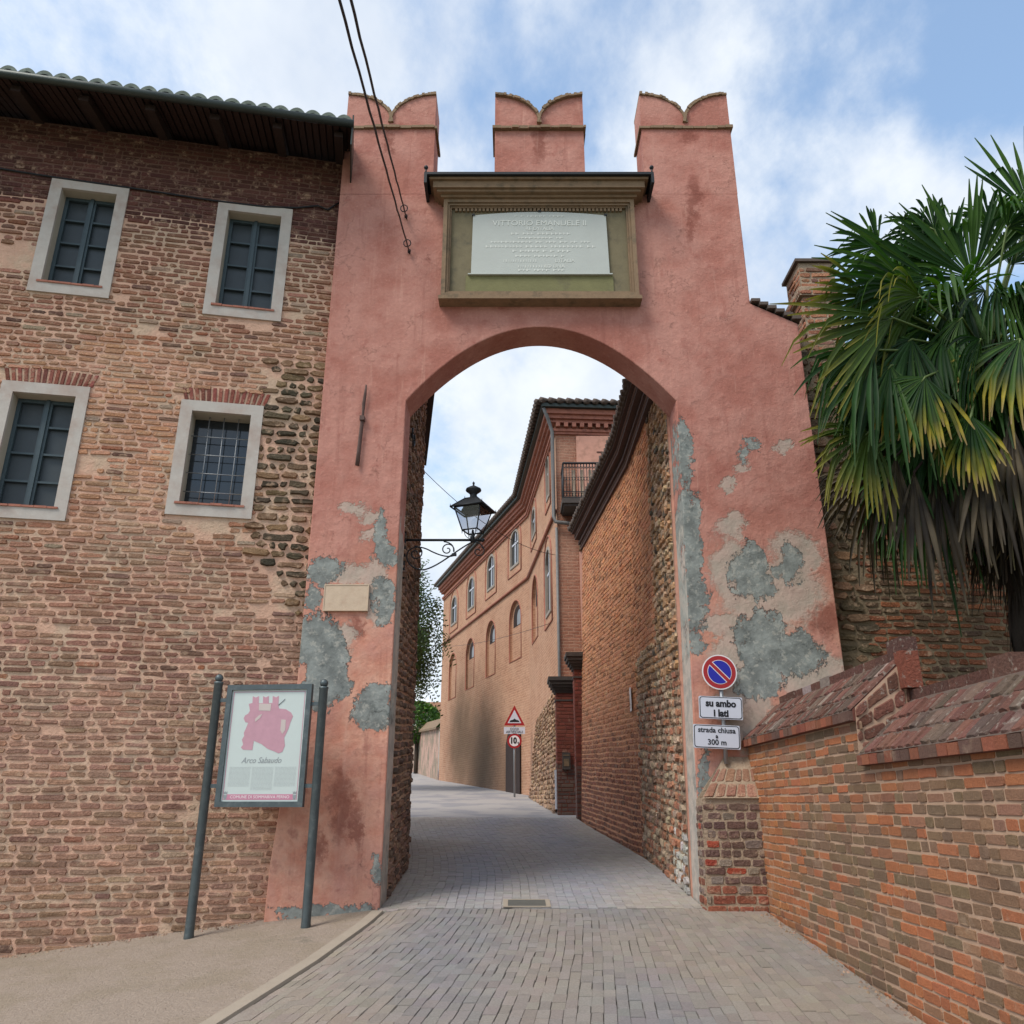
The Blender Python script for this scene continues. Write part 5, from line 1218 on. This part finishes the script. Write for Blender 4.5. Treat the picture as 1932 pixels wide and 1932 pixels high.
# =================================================================== LANTERN on scrolled bracket
ax, ay = -1.385, 10.16; zA = ray(762, 1019)[1] * ay
ln_ = thing('street_lantern', 'black wrought iron wall lantern on scrolled bracket inside the arch', 'lantern', (ax, ay, zA))
mb = MB(); mb.box((ax - .02, ay - .02, zA - .62), (ax + .012, ay + .02, zA + .16)); mb.tube([(ax, ay, zA), (ax + 1.0, ay, zA)], .017, 8); mb.lathe([(.02, 0), (.032, .03), (.012, .05), (.001, .055)], Matrix.Translation((ax + .98, ay, zA)) @ Matrix.Rotation(pi / 2, 4, 'Y'), 10)
mb.build('arm', M_iron, ln_)
def spiral(cx_, cz_, r, turns, a0, dirn=1, n=36, rend=.18):
    return [V((ax + cx_ + r * lerp(1, rend, i / n) * cos(a0 + dirn * turns * 2 * pi * i / n), ay, zA + cz_ + r * lerp(1, rend, i / n) * sin(a0 + dirn * turns * 2 * pi * i / n))) for i in range(n + 1)]
def bez(p0, p1, p2, p3, n=18): return [((1 - t_) ** 3) * V(p0) + 3 * t_ * (1 - t_) ** 2 * V(p1) + 3 * t_ * t_ * (1 - t_) * V(p2) + t_ ** 3 * V(p3) for t_ in [i / n for i in range(n + 1)]]
def L3(x, z): return (ax + x, ay, zA + z)
mb = MB()
mb.tube(spiral(.55, -.13, .09, 1.35, radians(-20), 1), .008, 6)
mb.tube(bez(L3(.63, -.155), L3(.64, -.05), L3(.56, -.03), L3(.50, -.02)), .008, 6)
mb.tube(spiral(.95, -.15, .085, 1.1, radians(60), -1), .008, 6)
mb.tube(bez(L3(.88, -.02), L3(.95, -.03), L3(1.0, -.05), L3(1.0, -.11)), .008, 6)
mb.tube(bez(L3(.88, -.02), L3(.65, -.14), L3(.45, -.36), L3(.25, -.40)) + bez(L3(.25, -.40), L3(.08, -.40), L3(.0, -.26), L3(.04, -.16)) + bez(L3(.04, -.16), L3(.10, -.07), L3(.22, -.08), L3(.34, -.15)) + bez(L3(.34, -.15), L3(.48, -.22), L3(.58, -.24), L3(.66, -.20)), .0095, 6)
mb.tube(spiral(.14, -.18, .10, 1.3, radians(100), -1), .009, 6)
mb.box((ax + .61, ay - .014, zA - .215), (ax + .67, ay + .014, zA - .18)); mb.build('scroll', M_iron, ln_)
lx = ax + .875; zl0 = zA + .12
mb = MB(); mb.tube([(lx, ay, zA - .03), (lx, ay, zA + .03), (lx, ay, zl0 + .02)], [.03, .028, .012], 8)
for q in range(4):
    a = q * pi / 2 + .35; mb.tube(bez((lx, ay, zA + .02), (lx + .05 * cos(a), ay + .05 * sin(a), zA + .0), (lx + .13 * cos(a), ay + .13 * sin(a), zA + .04), (lx + .11 * cos(a), ay + .11 * sin(a), zl0 + .01)), .005, 5)
mb.build('stem', M_iron, ln_)
rot = radians(-22)
def ringp(hw, z): return [V((lx + hw * 1.414 * cos(rot + pi / 4 + k * pi / 2), ay + hw * 1.414 * sin(rot + pi / 4 + k * pi / 2), zl0 + z)) for k in range(4)]
b0_, b1_, b2_, b3_ = ringp(.105, 0), ringp(.185, .30), ringp(.225, .30), ringp(.085, .44)
mb = MB()
for k in range(4):
    k2 = (k + 1) % 4
    mb.tube([b0_[k], b0_[k2]], .010, 6); mb.tube([b1_[k], b1_[k2]], .011, 6); mb.tube([b0_[k], b1_[k]], .009, 6); mb.tube([b2_[k], b2_[k2]], .011, 6); mb.tube([b3_[k], b3_[k2]], .009, 6); mb.tube([b2_[k], b3_[k]], .009, 6)
    mb.tube([b2_[k], b2_[k] + V((0, 0, .04))], [.008, .002], 5); mb.tube([b3_[k], b3_[k] + V((0, 0, .035))], [.007, .002], 5); mb.tube([b0_[k], b0_[k] - V((0, 0, .05))], [.008, .003], 5)
fm = mb.build('lantern_frame', M_iron, ln_)
mb = MB()
for k in (0, 1, 2, 3):
    if k == 1: continue
    mb.add([b2_[k], b2_[(k + 1) % 4], b3_[(k + 1) % 4], b3_[k]], [(0, 1, 2, 3)])
mb.lathe([(.16, .28), (.13, .33), (.05, .36)], Matrix.Translation((lx, ay, zl0)), 16)
mb.lathe([(.06, .44), (.045, .49), (.05, .52), (.105, .565), (.10, .59), (.05, .62), (.015, .63), (.012, .66), (.018, .675), (.001, .70)], Matrix.Translation((lx, ay, zl0)), 14); mb.build('roof', M_iron, fm)
mg_ = bpy.data.materials.new('lantern_glass'); mg_.use_nodes = True; t = NT(mg_.node_tree); o_ = [n for n in t.n if n.type == 'OUTPUT_MATERIAL'][0]
gl = t.node('ShaderNodeBsdfGlossy', ins={'Roughness': .2, 'Color': (.6, .62, .66, 1)}); tp = t.node('ShaderNodeBsdfTransparent', ins={'Color': (.75, .78, .84, 1)}); ms = t.node('ShaderNodeMixShader', ins={0: .18}); t.l.new(tp.outputs[0], ms.inputs[1]); t.l.new(gl.outputs[0], ms.inputs[2]); t.l.new(ms.outputs[0], o_.inputs[0])
for k in range(4):
    mb = MB(); mb.add([b0_[k], b0_[(k + 1) % 4], b1_[(k + 1) % 4], b1_[k]], [(0, 1, 2, 3)]); mb.build('glass', mg_, fm)
# thin wires across the street
for (P0, P1, sag, lab) in ((V((-1.85, 15.1, 6.35)), V((1.12, 20.45, 6.1)), .35, 'thin wire sloping from left eave to corner of orange building'), (V((-3.3, 39.6, 7.2)), V((1.0, 22.0, 4.62)), .15, 'thin wire strung level across the orange facade'), ):
    mb = MB(); mb.tube([P0.lerp(P1, i / 20) - V((0, 0, sag * 4 * (i / 20) * (1 - i / 20))) for i in range(21)], .007, 5); tag(mb.build('street_wire', M_iron), lab, 'wire')

# drain cover
dc = onY(994, 1713, 9.62); zc_ = g(dc.x, 9.62)
dt = thing('drain_cover', 'square iron drain cover in pale frame at the gate threshold', 'drain cover', (dc.x, 9.62, zc_))
Mx = Matrix.Translation((dc.x, 9.64, zc_ + .008)) @ Matrix.Rotation(math.atan(.08), 4, 'X')
mb = MB(); mb.box((-.20, -.16, 0), (.20, .16, .006), Mx); mb.build('grate', mat('cast_iron', (.09, .088, .075), rough=.7, var=.3), dt)
mb = MB()
for (a, b, c, d_) in ((-.25, -.20, .25, -.161), (-.25, .161, .25, .20), (-.25, -.16, -.201, .16), (.201, -.16, .25, .16)): mb.box((a, b, -.002), (c, d_, .005), Mx)
mb.build('rim', M_band, dt)

# =================================================================== PALM
pm = thing('palm_tree', 'large fan palm with drooping yellow tipped and dead fronds behind garden wall', 'palm', (5.2, 8.1, g(5, 8)))
CR = V((5.3, 8.1, 4.55))
mb = MB(); rr = random.Random(14); base = V((5.15, 8.1, g(5, 8) - .2)); pts = [base.lerp(CR, i / 14) for i in range(15)]
mb.tube(pts, [.22 + .03 * sin(i * 2.1) for i in range(15)], 16)
for i in range(900):
    q = rr.random(); p = base.lerp(CR, q); a = rr.uniform(0, 2 * pi); n_ = V((cos(a), sin(a), 0)); p = p + n_ * .22; l = rr.uniform(.15, .45); tq = n_.cross(V((0, 0, 1))) * rr.uniform(.008, .02)
    e = p + n_ * rr.uniform(.02, .10) - V((0, 0, l)); mb.add([p - tq, p + tq, e + tq * .3, e - tq * .3], [(0, 1, 2, 3)])
mb.build('trunk', M_ptrunk, pm)
GREEN = [(.020, .066, .010), (.010, .038, .007), (.040, .095, .012)]
def frond(hub, tip, spread, roll, droop, tone, seed, curve=.0):
    rr = random.Random(seed); ax_ = tip - hub; Rr = ax_.length; ax_.normalize(); view = hub.normalized()
    side = ax_.cross(view).normalized(); side = Matrix.Rotation(roll, 3, ax_) @ side; nrm = side.cross(ax_).normalized()
    n = int(spread * 2 / radians(4.4)); mb = MB()
    for i in range(n + 1):
        an = -spread + 2 * spread * i / n; an += rr.uniform(-.028, .028)
        d = ax_ * cos(an) + side * sin(an); L = Rr * (.80 + .20 * cos(an)) * (rr.uniform(.86, 1.05) if rr.random() < .9 else rr.uniform(.5, .8)); d = (d + nrm * rr.uniform(-.07, .07)).normalized(); dth = 2 * spread / n
        K = 7; vs = []; cs = []; cup = nrm * (.18 * (1 - cos(an * .8)))
        bend = rr.uniform(.6, 1.5); broke = rr.random() < .30; bk = rr.uniform(.55, .75)
        b0c = rr.choice(GREEN)
        for k in range(K):
            t_ = k / (K - 1); dr = droop * bend * t_ ** 2.4
            if broke and t_ > bk: dr += (t_ - bk) * .9
            p = hub + (d + cup * t_) * L * t_ * (1 - .25 * dr) - V((0, 0, 1)) * L * dr
            w = min(L * t_ * dth * .54, .028 * (1 if t_ < .6 else max(.06, (1 - t_) / .4) ** .7)) + .001
            sd2 = nrm.cross(d).normalized(); dn = nrm * (.35 * w) * (1 if i % 2 else 1)
            vs += [p - sd2 * w - dn, p + dn, p + sd2 * w - dn]
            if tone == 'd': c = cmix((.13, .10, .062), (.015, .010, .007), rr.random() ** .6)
            elif tone == 'y': c = cmix(b0c, (.36, .29, .03), sstep(.55, .85, t_) * rr.choice((.2, .6, 1.0))); c = cmix(c, (.25, .17, .08), sstep(.93, 1, t_))
            elif tone == 't': c = cmix(cmix(b0c, (.07, .10, .015), .4), (.22, .19, .03), sstep(.55, 1.0, t_))
            else: c = cmix(b0c, (.05, .085, .025), sstep(.8, 1, t_) * .5)
            cs += [tuple(x * .9 for x in c), c, c]
        fs = []
        for k in range(K - 1): fs += [(k * 3, k * 3 + 1, k * 3 + 4, k * 3 + 3), (k * 3 + 1, k * 3 + 2, k * 3 + 5, k * 3 + 4)]
        mb.add(vs, fs, cs, 0, True)
    fo = mb.build('frond', M_leafpalm, pm, True)
    mb = MB(); mid = CR.lerp(hub, .5) + V((0, 0, .12 if tone != 'd' else -.05)); mb.tube([CR, mid, hub, hub + ax_ * .06], [.022, .016, .012, .006], 6); mb.build('petiole', M_petiole if tone != 'd' else M_wood, fo)
    return fo
FR = [((1835, 525), 7.7, (1760, 338), 7.5, 74, 18, .03, 'g'), ((1905, 500), 7.7, (1935, 395), 7.6, 60, 30, .15, 'g'), ((1755, 525), 7.3, (1532, 474), 7.1, 30, 30, .06, 'g'), ((1720, 545), 7.25, (1540, 520), 7.0, 38, 15, .25, 'g'),
      ((1685, 600), 7.1, (1478, 668), 6.9, 34, 20, .08, 't'), ((1650, 560), 7.2, (1510, 548), 7.0, 36, 20, .12, 't'), ((1650, 660), 7.1, (1520, 740), 6.9, 40, 25, .3, 'g'), ((1735, 560), 7.2, (1600, 600), 6.9, 55, -20, .35, 't'), ((1745, 712), 7.0, (1665, 822), 7.2, 74, 22, .30, 'y'), ((1680, 690), 7.2, (1605, 800), 7.1, 60, 15, .40, 'g'),
      ((1832, 785), 6.9, (1800, 895), 7.1, 68, 30, .34, 'y'), ((1925, 640), 6.9, (1895, 760), 6.8, 72, 8, .30, 'y'), ((1945, 400), 7.5, (1925, 235), 7.4, 40, 25, .03, 'g'), ((1900, 430), 7.4, (1985, 335), 7.2, 60, 20, .5, 'g'),
      ((1640, 815), 7.3, (1550, 895), 7.2, 66, 8, .25, 't'), ((1815, 600), 7.2, (1735, 672), 7.5, 66, 55, .6, 'g'), ((1720, 640), 7.3, (1600, 720), 7.2, 70, 30, .3, 'g'), ((1790, 500), 7.9, (1690, 400), 7.9, 55, 20, .05, 'g'),
      ((1885, 540), 7.2, (1950, 610), 7.0, 60, -55, .6, 'g'), ((1850, 640), 7.0, (1790, 745), 7.0, 60, -50, .55, 'g'), ((1780, 640), 7.4, (1690, 700), 7.3, 60, 60, .5, 'g'), ((1760, 800), 7.5, (1690, 900), 7.5, 70, 15, .3, 'g'), ((1700, 880), 7.6, (1650, 960), 7.6, 60, 15, .3, 'g'), ((1930, 540), 7.0, (1990, 620), 6.9, 70, 20, .4, 'g'),
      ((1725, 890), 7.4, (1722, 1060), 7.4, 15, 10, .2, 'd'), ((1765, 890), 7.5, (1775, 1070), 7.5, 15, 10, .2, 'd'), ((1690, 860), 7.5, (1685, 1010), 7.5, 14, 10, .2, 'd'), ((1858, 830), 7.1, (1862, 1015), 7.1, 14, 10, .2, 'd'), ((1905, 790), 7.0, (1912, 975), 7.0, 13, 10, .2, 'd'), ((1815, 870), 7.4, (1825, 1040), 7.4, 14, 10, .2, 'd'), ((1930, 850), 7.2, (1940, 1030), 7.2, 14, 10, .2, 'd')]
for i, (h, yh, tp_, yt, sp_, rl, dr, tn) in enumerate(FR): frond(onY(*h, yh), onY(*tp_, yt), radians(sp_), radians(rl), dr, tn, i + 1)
rr = random.Random(77)
for i in range(44):
    a = rr.uniform(0, 2 * pi); el = rr.uniform(-1.0, .8); dv = V((cos(a) * cos(el), sin(a) * cos(el), sin(el)))
    h = CR + dv * rr.uniform(.55, 1.0) + V((0, 0, -.1)); frond(h, h + (dv + V((0, 0, -.35))).normalized() * rr.uniform(.8, 1.1), radians(70), rr.uniform(-.8, .8), rr.uniform(.2, .5), 'g' if el > -.55 else rr.choice('gd'), 100 + i)

# small stones and grit gathered along the foot of the walls
mb = MB(); rr = random.Random(91)
for i in range(520):
    if i % 2: y = rr.uniform(3.5, 9.2); x = 2.60 - abs(rr.gauss(0, .05)) - .01
    else: u = rr.uniform(-4.6, -.2); p = LP(u, 0, .04 + abs(rr.gauss(0, .06))); x, y = p.x, p.y
    z = g(x, y); s_ = rr.uniform(.006, .018); vs = [V((x, y, z)) + V((rr.uniform(-1, 1), rr.uniform(-1, 1), rr.uniform(.1, 1))).normalized() * s_ for _ in range(5)]
    mb.add([V((x, y, z + s_))] + [V((x + s_ * 1.2 * cos(a) * rr.uniform(.7, 1.2), y + s_ * 1.2 * sin(a) * rr.uniform(.7, 1.2), z - .004)) for a in (0, 1.25, 2.5, 3.8, 5.0)], [(0, 1, 2), (0, 2, 3), (0, 3, 4), (0, 4, 5), (0, 5, 1)], cj((.30, .20, .14), rr, .4))
tag(mb.build('grit', M_brick, None, True), 'loose grit and mortar crumbs along the foot of the brick walls', 'grit', kind='stuff')

# dark tangle of old leaf bases and dead leaves inside the crown
mb = MB(); rr = random.Random(55)
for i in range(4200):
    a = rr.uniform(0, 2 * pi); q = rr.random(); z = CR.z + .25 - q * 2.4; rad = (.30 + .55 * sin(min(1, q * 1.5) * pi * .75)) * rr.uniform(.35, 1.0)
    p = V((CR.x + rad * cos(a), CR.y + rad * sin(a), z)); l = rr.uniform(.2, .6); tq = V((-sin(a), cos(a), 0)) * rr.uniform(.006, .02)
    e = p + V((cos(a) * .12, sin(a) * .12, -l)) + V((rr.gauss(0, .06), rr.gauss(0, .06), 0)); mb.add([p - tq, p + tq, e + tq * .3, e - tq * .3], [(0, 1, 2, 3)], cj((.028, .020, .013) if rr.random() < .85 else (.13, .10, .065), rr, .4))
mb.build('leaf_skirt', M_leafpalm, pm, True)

rr = random.Random(303)                        # the fuller middle of the crown
for i in range(46):
    hx, hy = rr.uniform(1655, 1960), rr.uniform(430, 900); vx, vy = hx - 1885, hy - 600 + rr.uniform(20, 120); q = sqrt(vx * vx + vy * vy) + 1; Lp = rr.uniform(100, 150)
    Yh = rr.uniform(7.7, 8.7); frond(onY(hx, hy, Yh), onY(hx + vx / q * Lp, hy + vy / q * Lp, Yh - rr.uniform(-.2, .3)), radians(68), rr.uniform(-.7, .7), rr.uniform(.2, .55), 'g' if hy < 780 else rr.choice('gdd'), 400 + i)
